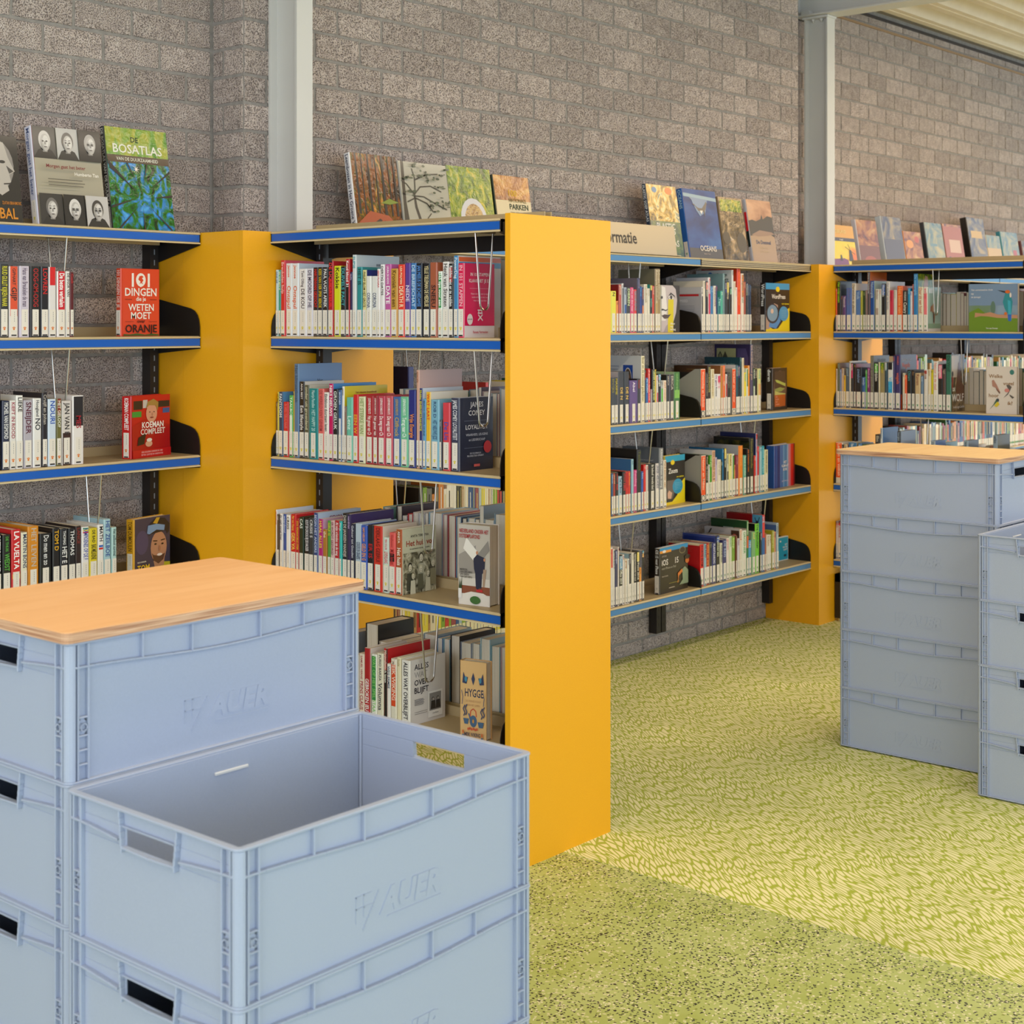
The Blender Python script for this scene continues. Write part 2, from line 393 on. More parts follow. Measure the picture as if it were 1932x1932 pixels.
# ------------------------------------------------------------------ yellow casings
def casing(x0, x1, y0, y1, label):
    t = thing('yellow_casing', label, 'casing', (x0, y0, 0)); W_ = x1 - x0; D_ = y1 - y0
    mb = MB(); mb.box(0, .018, 0, .018, D_, 1.838, YEL); mb.obj('side_panel', t)
    mb = MB(); mb.box(W_ - .018, .018, 0, W_, D_, 1.838, YEL); mb.obj('side_panel', t)
    mb = MB(); mb.box(0, 0, 0, W_, .0175, 1.838, YEL); mb.obj('front_panel', t)
    return t
BX0, BX1, BYF = 3.119, 3.799, 3.826
casing(BX0, BX1, BYF, YW - .001, 'yellow corner casing at the left, behind the near double-sided bookcase')
casing(6.839, 7.532, BYF, YW - .001, 'yellow corner casing at the right, behind the far double-sided bookcase')
mb = MB(); mb.box(0, 0, 0, .018, YR - YW - .002, 1.838, YEL)
o = mb.obj('yellow_filler_panel'); o.location = (BX0, YW, 0); tag(o, 'narrow yellow filler panel closing the recess behind the left yellow casing', 'panel')

# ------------------------------------------------------------------ shelving
S = [1.838, 1.496, 1.103, .713, .322]
def shelf(parent, L, D, z, top=False, blue=BLUE, plain=False):
    """local: length along +x, front edge at y=0 (facing -y), depth +y, top surface at z"""
    mb = MB(); mb.box(0, .004, z - .010, L, D, z, TAN); mb.box(0, D - .004, z, L, D, z + .030, TAN)
    mb.box(.02, .02, z - .036, L - .02, .032, z - .010, TAN); mb.box(.02, D - .03, z - .036, L - .02, D - .018, z - .010, TAN)
    o = mb.obj('shelf_board', parent)
    mb = MB()
    mb.prism([(-.006, z - .004), (0, z), (.006, z), (.006, z - .038), (-.006, z - .038), (-.006, z - .034), (-.001, z - .032), (-.001, z - .008), (-.006, z - .006)][::-1], 0, L, TANL, 'x')
    mb.obj('edge_profile', o)
    if not plain:
        mb = MB(); mb.box(.001, -.0035, z - .0315, L - .001, -.001, z - .0085, blue); mb.obj('label_strip', o)
    else:
        mb = MB()
        for zz in (.012, .020, .028): mb.box(.001, -.004, z - zz - .003, L - .001, -.001, z - zz, DARKT)
        mb.obj('groove', o)
    for xe in (0, L):
        mb = MB(); a = xe - (.003 if xe else 0); x0, x1 = (a, a + .003)
        if top: poly = [(-.004, z - .042), (-.004, z - .002), (D, z - .002), (D, z - .092)]
        else:
            poly = [(.0, z - .042), (D, z - .060), (D, z + .124), (.045, z + .092), (.024, z + .084), (.009, z + .070), (.001, z + .052), (-.003, z + .030), (-.003, z - .042)]
        mb.prism([(p[0], p[1]) for p in poly], x0, x1, BLK, 'x'); mb.obj('end_bracket', o, True)
    return o
def post(parent, x, y, z0, z1, w_=.034, d_=.045, slots='y'):
    mb = MB(); mb.box(x, y, z0, x + w_, y + d_, z1, BLK2); o = mb.obj('upright', parent)
    mb = MB(); z = z0 + .03
    while z < z1 - .03:
        if slots == 'y': mb.box(x + w_ / 2 - .002, y - .0006, z, x + w_ / 2 + .002, y, z + .018, SLOT)
        else: mb.box(x + w_ / 2 - .002, y - .0006, z, x + w_ / 2 + .002, y, z + .018, BLK)
        z += .036
    mb.obj('slot_row', o)
def wallbay(x0, L, yf, yb, label, blue=BLUEC, posts=(True, True), plain0=False):
    t = thing('wall_bookshelf', label, 'bookshelf', (x0, yf, 0), group=None)
    D = yb - yf - .045
    for i, z in enumerate(S): shelf(t, L, D, z, i == 0, blue, plain0 and i == 0)
    for k, px in enumerate((.002, L - .036)):
        if posts[k]: post(t, px, yb - yf - .044, .085, S[0] - .01, slots='y' if blue == BLUE else 'n')
    return t
YA, YC = 4.045, 3.875
wallbay(BX0 - 2.008, 1.0, YA, YR - .002, 'wall shelving unit at the far left edge of the picture', BLUE)
wallbay(BX0 - 1.004, 1.0, YA, YR - .002, 'left wall shelving unit with sports books beside the yellow casing', BLUE)
wallbay(3.81, 1.008, YC, YW - .002, 'wall shelving unit half hidden behind the near double-sided bookcase')
wallbay(4.822, 1.008, YC, YW - .002, 'wall shelving unit under the beige information sign')
wallbay(5.834, 1.003, YC, YW - .002, 'wall shelving unit under the blue ocean picture book', plain0=True)
wallbay(7.60, 1.0, 4.045, YR - .002, 'wall shelving unit seen through the far double-sided bookcase')
wallbay(8.604, 1.0, 4.045, YR - .002, 'wall shelving unit under the upright dark framed picture book at right')
wallbay(9.608, 1.0, 4.045, YR - .002, 'wall shelving unit at the far right end of the back wall')
def double(x0, label, ylen, pw, py):
    """double-sided bookcase square to the wall; x0 = front edge facing -x"""
    t = thing('double_bookcase', label, 'bookcase', (x0, BYF - .002, 0), rad(-90)); WD = .42
    # local x runs towards the room, local y across the bookcase
    L = ylen
    for i, z in enumerate(S):
        shelf(t, L, .197, z, i == 0)
        r = shelf(t, L, .197, z, i == 0); r.rotation_euler = (0, 0, pi); r.location = (L, WD, 0)
    for px in (.004, L - .046): post(t, px, .190, .03, S[0] - .01, .034, .040)
    mb = MB(); mb.box(.05, .204, 1.757, L - .05, .214, 1.822, BLK); mb.obj('header_panel', t)
    for px in (.004, L - .05):
        mb = MB(); mb.box(px, .004, .018, px + .04, .044, .245, BLK2); mb.box(px, WD - .044, .018, px + .04, WD - .004, .245, BLK2); mb.box(px, .004, .205, px + .04, WD - .004, .245, BLK2)
        for yy in (.024, WD - .024): mb.prism([(px + .02 + .018 * cos(a * pi / 5), yy + .018 * sin(a * pi / 5)) for a in range(10)], .002, .018, CHR)
        mb.obj('foot_frame', t)
    mb = MB(); mb.box(py, pw[0], 0, py + .019, pw[1], 1.847, YEL); o = mb.obj('end_panel', t); o['label'] = 'tall flat yellow end panel'
double(3.238, 'near double-sided bookcase ending in a tall yellow panel', .998, (-.046, .418), 1.052)
double(6.990, 'far double-sided bookcase behind the grey crate stacks at right', 1.0, (-.04, .44), 1.052)

# ------------------------------------------------------------------ books
PALN = {'white': 'e8e4e0', 'black': '1c1818', 'grey': '8a8a8e', 'silver grey': 'b9bdc2', 'dark grey': '4a4a50', 'red': 'd02020', 'dark red': '8c1c24', 'coral': 'e0645c', 'orange': 'f07020', 'yellow': 'f0d020', 'mustard': 'c89830', 'cream': 'e8dcc0', 'beige': 'c8b498', 'brown': '6a4630', 'rust brown': 'a85830', 'green': '3c9a48', 'dark green': '1c4a34', 'lime green': '90c830', 'olive': '76743c', 'mint': '88c8ac', 'teal': '1a8c8c', 'light blue': 'a0c8dc', 'sky blue': '3ea4d8', 'blue': '2c60b0', 'steel blue': '5c80ac', 'navy': '202848', 'purple': '5a3c8c', 'lavender': 'c8c0d4', 'magenta': 'd01870', 'pink': 'e890a8'}
def cname(h):
    h = h.lstrip('#'); h = ''.join(c * 2 for c in h) if len(h) == 3 else h
    a = [int(h[i:i + 2], 16) for i in (0, 2, 4)]; best = None
    for n, c in PALN.items():
        b_ = [int(c[i:i + 2], 16) for i in (0, 2, 4)]; d = sum((p - q) ** 2 for p, q in zip(a, b_))
        if best is None or d < best[0]: best = (d, n)
    return best[1]
ORD = 'first second third fourth fifth sixth seventh eighth ninth tenth eleventh twelfth thirteenth fourteenth fifteenth sixteenth seventeenth eighteenth nineteenth twentieth'.split()
def ordn(n):
    if n <= 20: return ORD[n - 1]
    t_ = {2: 'twenty', 3: 'thirty', 4: 'forty'}[n // 10]
    return t_ + ('-' + ORD[n % 10 - 1] if n % 10 else 'th') if n % 10 else {3: 'thirtieth', 4: 'fortieth'}[n // 10]
STK = {}
def sticker(w_, kind):
    """library label on the spine, lower part; kind = emblem colour"""
    k = (round(w_, 3), kind)
    if k in STK: return STK[k]
    mb = MB(); W_ = ink('#e9e2d8'); a = w_ / 2; y = -.0006
    def q(x0, z0, x1, z1, c, l=0): mb.face([(x0, y - l * .0002, z0), (x1, y - l * .0002, z0), (x1, y - l * .0002, z1), (x0, y - l * .0002, z1)], ink(c))
    mb.box(-a, y, .004, a, 0, .084, W_)
    q(-a * .8, .0045, a * .8, .0085, '#221c20', 1)
    q(-a, .0185, a, .0189, '#b9b4a8', 1); 
    for i in range(5): q(a * .12, .077 - i * .0065, a * .12 + min(a * .22, .0011), .0725 - i * .0065 + .0002 * (i % 3), '#6c6a70', 1)
    e = min(a * .72, .0052); z = .0265; col = kind
    def disc(cx, cz, r, c, l): mb.face([(cx + r * cos(t), y - l * .0002, cz + r * sin(t)) for t in [2 * pi * i / 8 for i in range(8)]], ink(c))
    disc(0, z - e * .3, e * .62, col, 2)
    for i in (-1, 0, 1): disc(i * e * .62, z + e * .55 + (e * .2 if i == 0 else 0), e * .34, col, 2)
    me = mb.mesh('spine_sticker'); STK[k] = me; return me
def shapes(mb, spec, O, U, V, W_, H_, lay0=0.0003):
    """flat printed artwork: list of shapes in 0..1 cover coordinates"""
    O = Vector(O); U = Vector(U); V = Vector(V); Nn = U.cross(V).normalized(); l = lay0
    P = lambda x, y: O + U * (x * W_) + V * (y * H_) + Nn * l
    for s in spec:
        k, c = s[0], s[1]; m = c if not isinstance(c, str) else foil(c); l += .00022
        if k == 'r':
            x0, y0, x1, y1 = s[2:]; mb.face([P(x0, y0), P(x1, y0), P(x1, y1), P(x0, y1)], m)
        elif k == 'e':
            cx, cy, rx, ry = s[2:6]; mb.face([P(cx + rx * cos(t), cy + ry * sin(t)) for t in [2 * pi * i / 20 for i in range(20)]], m)
        elif k == 'p':
            pts = [P(*q) for q in s[2]]
            ar = sum(a[0] * b_[1] - b_[0] * a[1] for a, b_ in zip(s[2], s[2][1:] + s[2][:1]))
            if ar < 0: pts = pts[::-1]
            mb.face(pts, m)
        elif k == 'l':
            for a, b_ in zip(s[2], s[2][1:]):
                dx, dy = (b_[0] - a[0]) * W_, (b_[1] - a[1]) * H_; n_ = math.hypot(dx, dy) or 1; w_ = s[3] / 2
                ox, oy = -dy / n_ * w_ / W_, dx / n_ * w_ / H_
                mb.face([P(a[0] - ox, a[1] - oy), P(b_[0] - ox, b_[1] - oy), P(b_[0] + ox, b_[1] + oy), P(a[0] + ox, a[1] + oy)], m)
        elif k == 't':
            txt, cx, cy, h, mw = s[2:7]; al = s[7] if len(s) > 7 else 'c'
            addtext(mb, txt, P(cx, cy), U, V, h * H_, mw * W_, ink(c) if isinstance(c, str) else c, al)
def make_book(t, D, h, c1, c2=None, title='', tc='#ffffff', bands=(), emblem=None, hard=None, art=None, back=None, ribbon=None, name='book', tsplit=None):
    root = bpy.data.objects.new(name, None); COL.objects.link(root); root.empty_display_size = .03
    c2 = c2 or c1; hard = t > .02 if hard is None else hard
    bt = min(.0024 if hard else .0006, t * .2); ins = .0025 if hard else .0006; r = min(t * .2, .003)
    a = t / 2
    mb = MB(); m1, m2 = foil(c1), foil(c2)
    out = [(-a, D), (-a, r), (-a + r, 0), (a - r, 0), (a, r), (a, D)]
    inn = [(a - bt, D), (a - bt, bt + r * .4), (-a + bt, bt + r * .4), (-a + bt, D)]
    poly = out + inn; n = len(poly)
    mb.v = [(x, y, 0) for x, y in poly] + [(x, y, h) for x, y in poly]
    i1, i2 = mb.mi(m1), mb.mi(m2)
    for q in range(n):
        p2 = (q + 1) % n; mb.f.append((q, p2, n + p2, n + q)); mb.m.append(i1 if q in (1, 2, 3) else i2)
    # end caps of the u-shaped cover
    for z in (0, n):
        for f in ((0, 1, 8, 9), (1, 2, 8), (2, 3, 7, 8), (3, 4, 7), (4, 5, 6, 7)):
            f = tuple(z + q for q in f); mb.f.append(f if z else f[::-1]); mb.m.append(i2)
    mb.obj('cover', root)
    mb = MB(); mb.box(-a + bt, bt + r * .5, ins, a - bt, D - (.004 if hard else .0008), h - ins, PAGES); mb.obj('pages', root)
    st = .086 if emblem else .012
    sw = min(t - 2 * r * .6, .021)
    if emblem: link('spine_sticker', sticker(sw, emblem), root)
    if bands:
        mb = MB()
        for (z0, z1, c) in bands:
            zz0 = h * z0; zz1 = h * z1
            mb.face([(-a + r, -.00025, zz0), (a - r, -.00025, zz0), (a - r, -.00025, zz1), (-a + r, -.00025, zz1)], foil(c))
        mb.obj('spine_band', root)
    if title and h > st + .03:
        mb = MB(); room = h - st - .012; parts = title.split('/')
        if len(parts) == 1: parts = [(title, st + .006, h - .006, .58)]
        else:
            parts = [(parts[0], st + .006 + room * .56, h - .006, .34), (parts[1], st + .004, st + room * .56, .62)]
        for tx, z0, z1, fr in parts:
            hh = min(t * fr, .0165); addtext(mb, tx, (-hh * .42, -.0005, z1), (0, 0, -1), (1, 0, 0), hh, z1 - z0, ink(tc), 'l')
        mb.obj('title', root)
    if art:
        mb = MB(); shapes(mb, art, (a, r + .001, .0), (0, 1, 0), (0, 0, 1), D - r - .001, h); mb.obj('cover_print', root)
    if back:
        mb = MB(); shapes(mb, back, (-a, D, .0), (0, -1, 0), (0, 0, 1), D, h); mb.obj('back_print', root)
    if ribbon:
        mb = MB(); L_, c = ribbon; m = ink(c); pts = [(0, -.004, .0), (.001, -.0195, -.002), (.002, -.0205, -.04), (-.001, -.0205, -L_ * .6), (.0015, -.0205, -L_)]
        for p, q in zip(pts, pts[1:]):
            mb.face([(p[0] - .002, p[1], p[2]), (p[0] + .002, p[1], p[2]), (q[0] + .002, q[1], q[2]), (q[0] - .002, q[1], q[2])], m)
            mb.face([(p[0] + .002, p[1] + .0006, p[2]), (p[0] - .002, p[1] + .0006, p[2]), (q[0] - .002, q[1] + .0006, q[2]), (q[0] + .002, q[1] + .0006, q[2])], m)
        mb.obj('ribbon', root)
    return root
def size_word(t, h, hm):
    w_ = []
    if h > .255: w_.append('tall')
    elif h < .19: w_.append('short')
    if t < .011: w_.append('thin')
    elif t > .032: w_.append('thick')
    return ' '.join(w_)
def row(name, fr, P0, phi, z, data, where, group, emblem='#d8cf3c', dep=.15, art=None, start=0):
    mxd = .19 if phi else .204
    """books side by side, spines on the plane through P0; data lines: u0,u1,vtop,colour,title,titlecolour,cover,bands,extra"""
    ox, oy, s = fr; e = (cos(phi), sin(phi)); n = 0; last = -3.8215 if phi else -1e9; lst = []
    for ln in data.strip().split('\n'):
        f = [q.strip() for q in ln.split(',')]; f += [''] * (9 - len(f))
        u0, u1, v = float(f[0]) / s + ox, float(f[1]) / s + ox, float(f[2]) / s + oy
        s0, d0 = onplane(u0, P0, e); s1, d1 = onplane(u1, P0, e)
        s0 = max(s0, last + .0006); t = max(s1 - s0 - .0004, .006); last = s0 + t
        h = min(zat(v, (d0 + d1) / 2) - z, .345)
        lst.append((s0 + t / 2, t, max(h, .1), f))
    for i, (sc_, t, h, f) in enumerate(lst):
        bands = []
        for bb in f[7].split(';'):
            if bb: a, b_, c = bb.split(':'); bands.append((float(a), float(b_), '#' + c))
        ex = dict(q.split('=') for q in f[8].split(';') if q)
        D = float(ex.get('d', 0)) or min(dep + max(0, (h - .2)) * .6 + random.uniform(-.006, .006), .215)
        D = min(D, mxd)
        em = None if ex.get('n') else emblem
        rb = (float(ex['r'].split(':')[0]), '#' + ex['r'].split(':')[1]) if 'r' in ex else None
        last_art = art if i == len(lst) - 1 else None
        bk = BACK.get(ex.get('b')); ar = BACK.get(ex.get('a'))
        ro = make_book(t, D, h, '#' + f[3], '#' + f[6] if f[6] else None, f[4], '#' + (f[5] or 'fff'), bands, em, art=last_art or ar, back=bk, ribbon=rb)
        off = random.uniform(0, .004)
        ro.location = (P0[0] + e[0] * sc_ - e[1] * off, P0[1] + e[1] * sc_ + e[0] * off, z + .0003)
        ro.rotation_euler = (0, 0, phi)
        cn = cname(f[3]); sz = size_word(t, h, .22)
        lab = f'{sz + " " if sz else ""}{cn} book, {ordn(i + 1 + start)} from left, {where}'
        tag(ro, lab, 'book', group); AREA[ro] = t * h / (.5 * (d0 + d1)) ** 2 + (.05 * h / d0 ** 2 if last_art else 0)
def face_out(fr, u0, u1, vt, P0, e, phi, z, t, c1, art, label, group, cover=None, title='', tc='#fff', lean=0, emblem=None, base_v=None, h=None, bands=()):
    """book shown cover first; left cover edge and right cover edge are picture columns; P0/e = plane of the left cover edge"""
    ox, oy, s = fr; ua, ub = u0 / s + ox, u1 / s + ox
    s0, d0 = onplane(ua, P0, e); corner = Vector((P0[0] + e[0] * s0, P0[1] + e[1] * s0, z + .0004))
    yv = (-sin(phi), cos(phi)); s1, d1 = onplane(ub, (corner.x, corner.y), yv); D = abs(s1)
    if h is None: h = zat(vt / s + oy, d1 + (.05 if lean else 0)) - z
    h = min(h / cos(lean), .40)
    ro = make_book(t, D, h, c1, cover, title, tc, bands, emblem, art=art)
    # lean back about the bottom front edge: rotation about local y
    M = Matrix.Rotation(phi, 4, 'Z') @ Matrix.Rotation(-lean, 4, 'Y')
    ro.matrix_world = Matrix.Translation(corner) @ M @ Matrix.Translation((-t / 2, 0, 0))
    ro.location = (Matrix.Translation(corner) @ M @ Matrix.Translation((-t / 2, 0, 0))).to_translation()
    ro.rotation_euler = M.to_euler()
    tag(ro, label, 'book', group); return ro

SEPIA = m_photo('sepia_print', ['#2e2b20', '#6b6650', '#a8a288', '#cfc9b0'], (45, 45, 45), 5, 1.2, .4)
FOREST = m_photo('autumn_forest_print', ['#1c120c', '#4a2a12', '#8a4a18', '#3f4a18', '#c08030'], (30, 34, 12), 8, .8, .16, .25)
CANOPY = m_photo('tree_canopy_print', ['#0c1a10', '#124a18', '#2a7a20', '#2f80c8', '#50a8e8'], (22, 22, 18), 7, 1.4, .16, .2)
GRASSP = m_photo('green_leaf_print', ['#2c4a10', '#5a7a18', '#8a9a20', '#c8b030'], (24, 24, 20), 7, 1, .16, .3)
PLAST = m_photo('plastic_sea_print', ['#1c3a44', '#6a5a2a', '#c8a040', '#e8d8a0', '#3a6a70'], (14, 14, 10), 6, 2, .16, .35)
ROCKP = m_photo('brown_landscape_print', ['#241c14', '#5a4a34', '#8a7454', '#c8a880'], (14, 14, 10), 6, 1.4, .16, .3)
SUNP = m_photo('sunset_print', ['#4a2810', '#8c4c18', '#b87c34', '#c8a05c'], (8, 8, 12), 5, 1, .16, .35)
GREYP = m_photo('silver_grey_print', ['#3c3844', '#5c565c', '#8a7c64', '#a89060'], (7, 7, 6), 4, 1.5, .14, .35)
BLUP = m_photo('pale_sky_print', ['#4a646c', '#6c8080', '#9a987c', '#b8a878'], (7, 7, 7), 4, 1.2, .14, .35)
GREENB = m_photo('soft_green_print', ['#3a5a14', '#6a8a20', '#7a8a9a', '#8aa0b8'], (5, 5, 5), 2, .4, .3)
SKIN = '#c9c2bc'; SK2 = '#8a8480'; SK3 = '#3c3836'
def lines(c, x0, x1, y0, y1, n, lw=.008, jag=.1):
    r = random.Random(int(x0 * 100 + n)); o = []
    for i in range(n):
        y = y1 - (y1 - y0) * i / max(n - 1, 1); o.append(('r', c, x0, y - lw / 2, x1 - r.uniform(0, jag) * (x1 - x0), y + lw / 2))
    return o
def portrait(cx, cy, r, bg, hair, w_=.33, hh=.24, glasses=False):
    x0, y0 = cx - w_ / 2, cy - hh / 2
    k = r / .08
    o = [('r', bg, x0, y0, x0 + w_, y0 + hh), ('p', '#1a1818', [(x0, y0), (x0 + w_, y0), (cx + .10, y0 + hh * .26), (cx, y0 + hh * .36), (cx - .10, y0 + hh * .26)]),
         ('p', '#8c8884', [(cx - .035, y0 + hh * .2), (cx + .035, y0 + hh * .2), (cx + .03, cy - .02), (cx - .03, cy - .02)]),
         ('e', hair, cx, cy + .022, .088 * k, .098 * k), ('e', '#b9b4b0', cx + .006, cy, .068 * k, .088 * k), ('e', '#d8d4d0', cx + .018, cy + .012, .045 * k, .062 * k)]
    for sx in (-1, 1):
        o += [('e', '#5a5654', cx + sx * .027, cy + .012, .016, .008), ('e', '#1c1a1a', cx + sx * .027, cy + .011, .007, .006), ('p', hair, [(cx + sx * .01, cy + .03), (cx + sx * .045, cy + .034), (cx + sx * .045, cy + .04), (cx + sx * .01, cy + .037)])]
        if glasses: o += [('l', '#2a2828', [(cx + sx * .045, cy + .022), (cx + sx * .045, cy), (cx + sx * .01, cy), (cx + sx * .01, cy + .022), (cx + sx * .045, cy + .022)], .0012)]
    o += [('p', '#8f8b88', [(cx - .004, cy + .01), (cx + .010, cy + .01), (cx + .014, cy - .022), (cx - .010, cy - .022)]), ('e', '#6c6462', cx + .004, cy - .045, .024, .006), ('p', '#9a9692', [(cx - .062, cy + .01), (cx - .03, cy - .06), (cx - .01, cy - .085), (cx - .045, cy - .07)])]
    return o
BACK = {}
BACK['blue_het'] = [('t', '#2a3440', 'Het', .48, .80, .035, .4)]
BACK['energie'] = [('t', '#efe4da', 'Een energieneutraal huis,', .52, .74, .03, .62), ('t', '#efe4da', 'houden?', .52, .68, .03, .3), ('r', '#b07a5c', 0, 0, 1, .3)]
BACK['gevonden'] = [('t', '#7a1c28', 'GEVONDEN', .52, .88, .06, .86)]
BACK['land'] = [('t', '#e8dcf0', 'Een land waar mensen met', .5, .80, .035, .85)]
BACK['rode'] = [('t', '#7a1010', 'waar is iedereen en wie is de rest', .5, .84, .022, .8), ('e', '#e8c820', .52, .73, .07, .05), ('e', '#1a1a1a', .52, .73, .045, .032)]
BACK['geel'] = [('t', '#8a2a10', 'het nieuwe bouwboek', .5, .9, .03, .7), ('t', '#30280a', 'klussen', .22, .8, .05, .3)]
BACK['elips'] = lines('#6c7278', .45, .98, .80, .88, 2, .03, 0)
BACK['power'] = [('r', '#e8682c', 0, .93, 1, .985), ('r', '#4a9ad0', 0, .86, 1, .925), ('r', '#e8e4e0', 0, .6, 1, .855)]
BACK['pink'] = [('r', '#e2125a', .0, .16, 1, 1), ('t', '#f4e8ec', 'IN 101 STAPPEN', .5, .83, .045, .62), ('t', '#f4e8ec', 'KLAAR MET JE EX', .5, .745, .045, .72), ('r', '#f0a0b8', .16, .66, .84, .665),
    ('t', '#f7b4c8', 'Neem de regie over je eigen', .5, .58, .024, .6), ('t', '#f7b4c8', 'ouderschap en vind rust', .5, .535, .024, .55), ('t', '#f7b4c8', 'voor jou en je kind', .5, .49, .024, .45),
    ('l', '#f4e8ec', [(.42, .37), (.58, .37)], .004), ('l', '#f4e8ec', [(.42, .33), (.58, .33)], .004), ('l', '#f4e8ec', [(.45, .37), (.45, .33)], .003), ('l', '#f4e8ec', [(.55, .37), (.55, .33)], .003), ('l', '#f4e8ec', [(.43, .31), (.58, .23)], .004), ('l', '#f4e8ec', [(.57, .31), (.42, .23)], .004),
    ('e', '#f0e4e4', .15, .245, .095, .075), ('t', '#40202a', 'gratis online', .15, .24, .02, .15), ('t', '#c23a5c', 'Renata Vermeulen', .5, .06, .032, .5)]
BACK['comey'] = [('r', '#22263e', .0, .0, 1, 1), ('t', '#e8e8ee', 'JAMES', .5, .87, .07, .6), ('t', '#e8e8ee', 'COMEY', .5, .755, .07, .68), ('r', '#8088a0', .12, .68, .85, .684), ('t', '#e8e8ee', 'LOYALITEIT', .5, .565, .062, .84),
    ('t', '#c0c4d4', 'WAARHEID, LEUGENS', .5, .475, .032, .7), ('t', '#c0c4d4', 'en LEIDERSCHAP', .5, .405, .032, .56), ('r', '#8088a0', .12, .31, .85, .314), ('e', '#d02c34', .82, .31, .12, .085), ('t', '#c0c4d4', 'DE VOORMALIG', .45, .225, .022, .36), ('t', '#c0c4d4', 'FBI-DIRECTEUR SPREEKT', .45, .19, .022, .5), ('r', '#d86060', .40, .05, .58, .085)]
BACK['huis'] = [('r', '#c9c6ac', 0, 0, 1, 1), ('r', SEPIA, .02, .0, .98, .63), ('t', '#3a3a34', 'ANITA TERPSTRA', .5, .86, .036, .62), ('t', '#a03c28', 'Het huis vol', .5, .73, .085, .82), ('t', '#4a4a42', 'Een geschiedenis van een groot gezin', .5, .675, .02, .72)]
def kid(cx, cy, s, hair, cloth):
    return [('p', cloth, [(cx - .09 * s, cy - .30 * s), (cx + .09 * s, cy - .30 * s), (cx + .07 * s, cy - .07 * s), (cx - .07 * s, cy - .07 * s)]), ('e', hair, cx, cy + .015 * s, .055 * s, .056 * s), ('e', '#d8d0b8', cx, cy, .044 * s, .048 * s), ('e', '#3a3428', cx - .017 * s, cy + .005, .007, .004), ('e', '#3a3428', cx + .017 * s, cy + .005, .007, .004), ('e', '#5a4a38', cx, cy - .022 * s, .015 * s, .004)]
BACK['huis'] += kid(.54, .53, 1.2, '#3a3428', '#b8b49c') + kid(.20, .40, 1.15, '#2a261c', '#4a4a3c') + kid(.88, .42, 1.1, '#b8b49c', '#8a8468') + kid(.50, .36, 1, '#c8c0a0', '#5a5a48') + kid(.26, .27, .9, '#8a8468', '#d0ccb4') + kid(.70, .28, .9, '#a8a284', '#c8c4ac')
BACK['alles'] = [('r', '#dcd6d2', 0, 0, 1, 1)] + [('t', c, s_, .10, y, .085, .72, 'l') for c, s_, y in (('#1c1826', 'ALLES', .84), ('#a8a4a4', 'WAT', .72), ('#1c1826', 'OVER', .60), ('#1c1826', 'BLIJFT', .48))] + lines('#5a565a', .10, .38, .30, .38, 5, .008) + lines('#5a565a', .10, .48, .16, .19, 2, .005) + [('r', '#efece8', .48, .06, .90, .46), ('r', '#8a8684', .52, .16, .86, .43),
    ('e', '#221e1e', .62, .34, .035, .026), ('e', '#221e1e', .76, .34, .035, .026), ('p', '#221e1e', [(.55, .18), (.70, .18), (.68, .31), (.57, .31)]), ('p', '#221e1e', [(.70, .18), (.84, .18), (.82, .31), (.71, .31)]), ('e', '#b8b0aa', .62, .335, .022, .02), ('e', '#b8b0aa', .76, .335, .022, .02), ('t', '#5a565a', 'Lore Baeten', .69, .11, .018, .3)]
BACK['dog'] = [('r', '#a9c4b8', 0, 0, 1, 1), ('r', '#e4dcd8', 0, 0, 1, .07), ('r', '#8fae90', 0, .07, 1, .18), ('p', '#b98a68', [(.32, .58), (.40, .63), (.55, .60), (.56, .40), (.50, .17), (.44, .17), (.40, .40), (.30, .45)]), ('p', '#b0512c', [(.30, .60), (.20, .55), (.18, .44), (.28, .46)]), ('p', '#5a3420', [(.38, .44), (.48, .44), (.50, .2), (.40, .2)]), ('r', '#e8eef0', .05, .86, .35, .97)]
BACK['wolf'] = [('r', ROCKP, 0, 0, 1, 1), ('r', '#c9b49c', 0, .6, .55, .98), ('p', '#8c1a18', [(.02, .40), (.10, .42), (.12, .60), (.02, .62)]), ('e', '#2a1a14', .08, .66, .06, .05), ('p', '#6a3a1c', [(.35, .45), (.5, .85), (.62, .88), (.7, .5), (.9, .5), (.95, .2), (.3, .2)]), ('t', '#f0ebe4', 'DE', .17, .36, .06, .2), ('t', '#f4efe8', 'WOLF', .46, .18, .13, .88), ('t', '#d8d0c8', 'in de Lage Landen', .54, .06, .045, .84)]
BACK['vogels'] = [('r', '#4a3f48', 0, 0, 1, 1), ('t', '#b8b0b4', 'HANDBOEK', .4, .88, .05, .6), ('t', '#e0622c', 'Vogels', .33, .77, .085, .5), ('r', '#d8541c', 0, 0, .1, .28)]
BACK['gedrag'] = [('t', '#8a8884', 'Het gedrag', .5, .90, .05, .6)]
BACK['kili'] = [('t', '#e8e4e0', 'Kilimanjaro', .4, .55, .12, .6)]
BACK['gruppe'] = [('p', '#3c3a2a', [(0, 0), (1, 0), (1, 1), (0, 1)]), ('r', GRASSP, 0, .5, 1, 1), ('p', '#d8a084', [(.3, .7), (.45, .98), (.6, .95), (.62, .8), (.5, .75), (.35, .62)])]
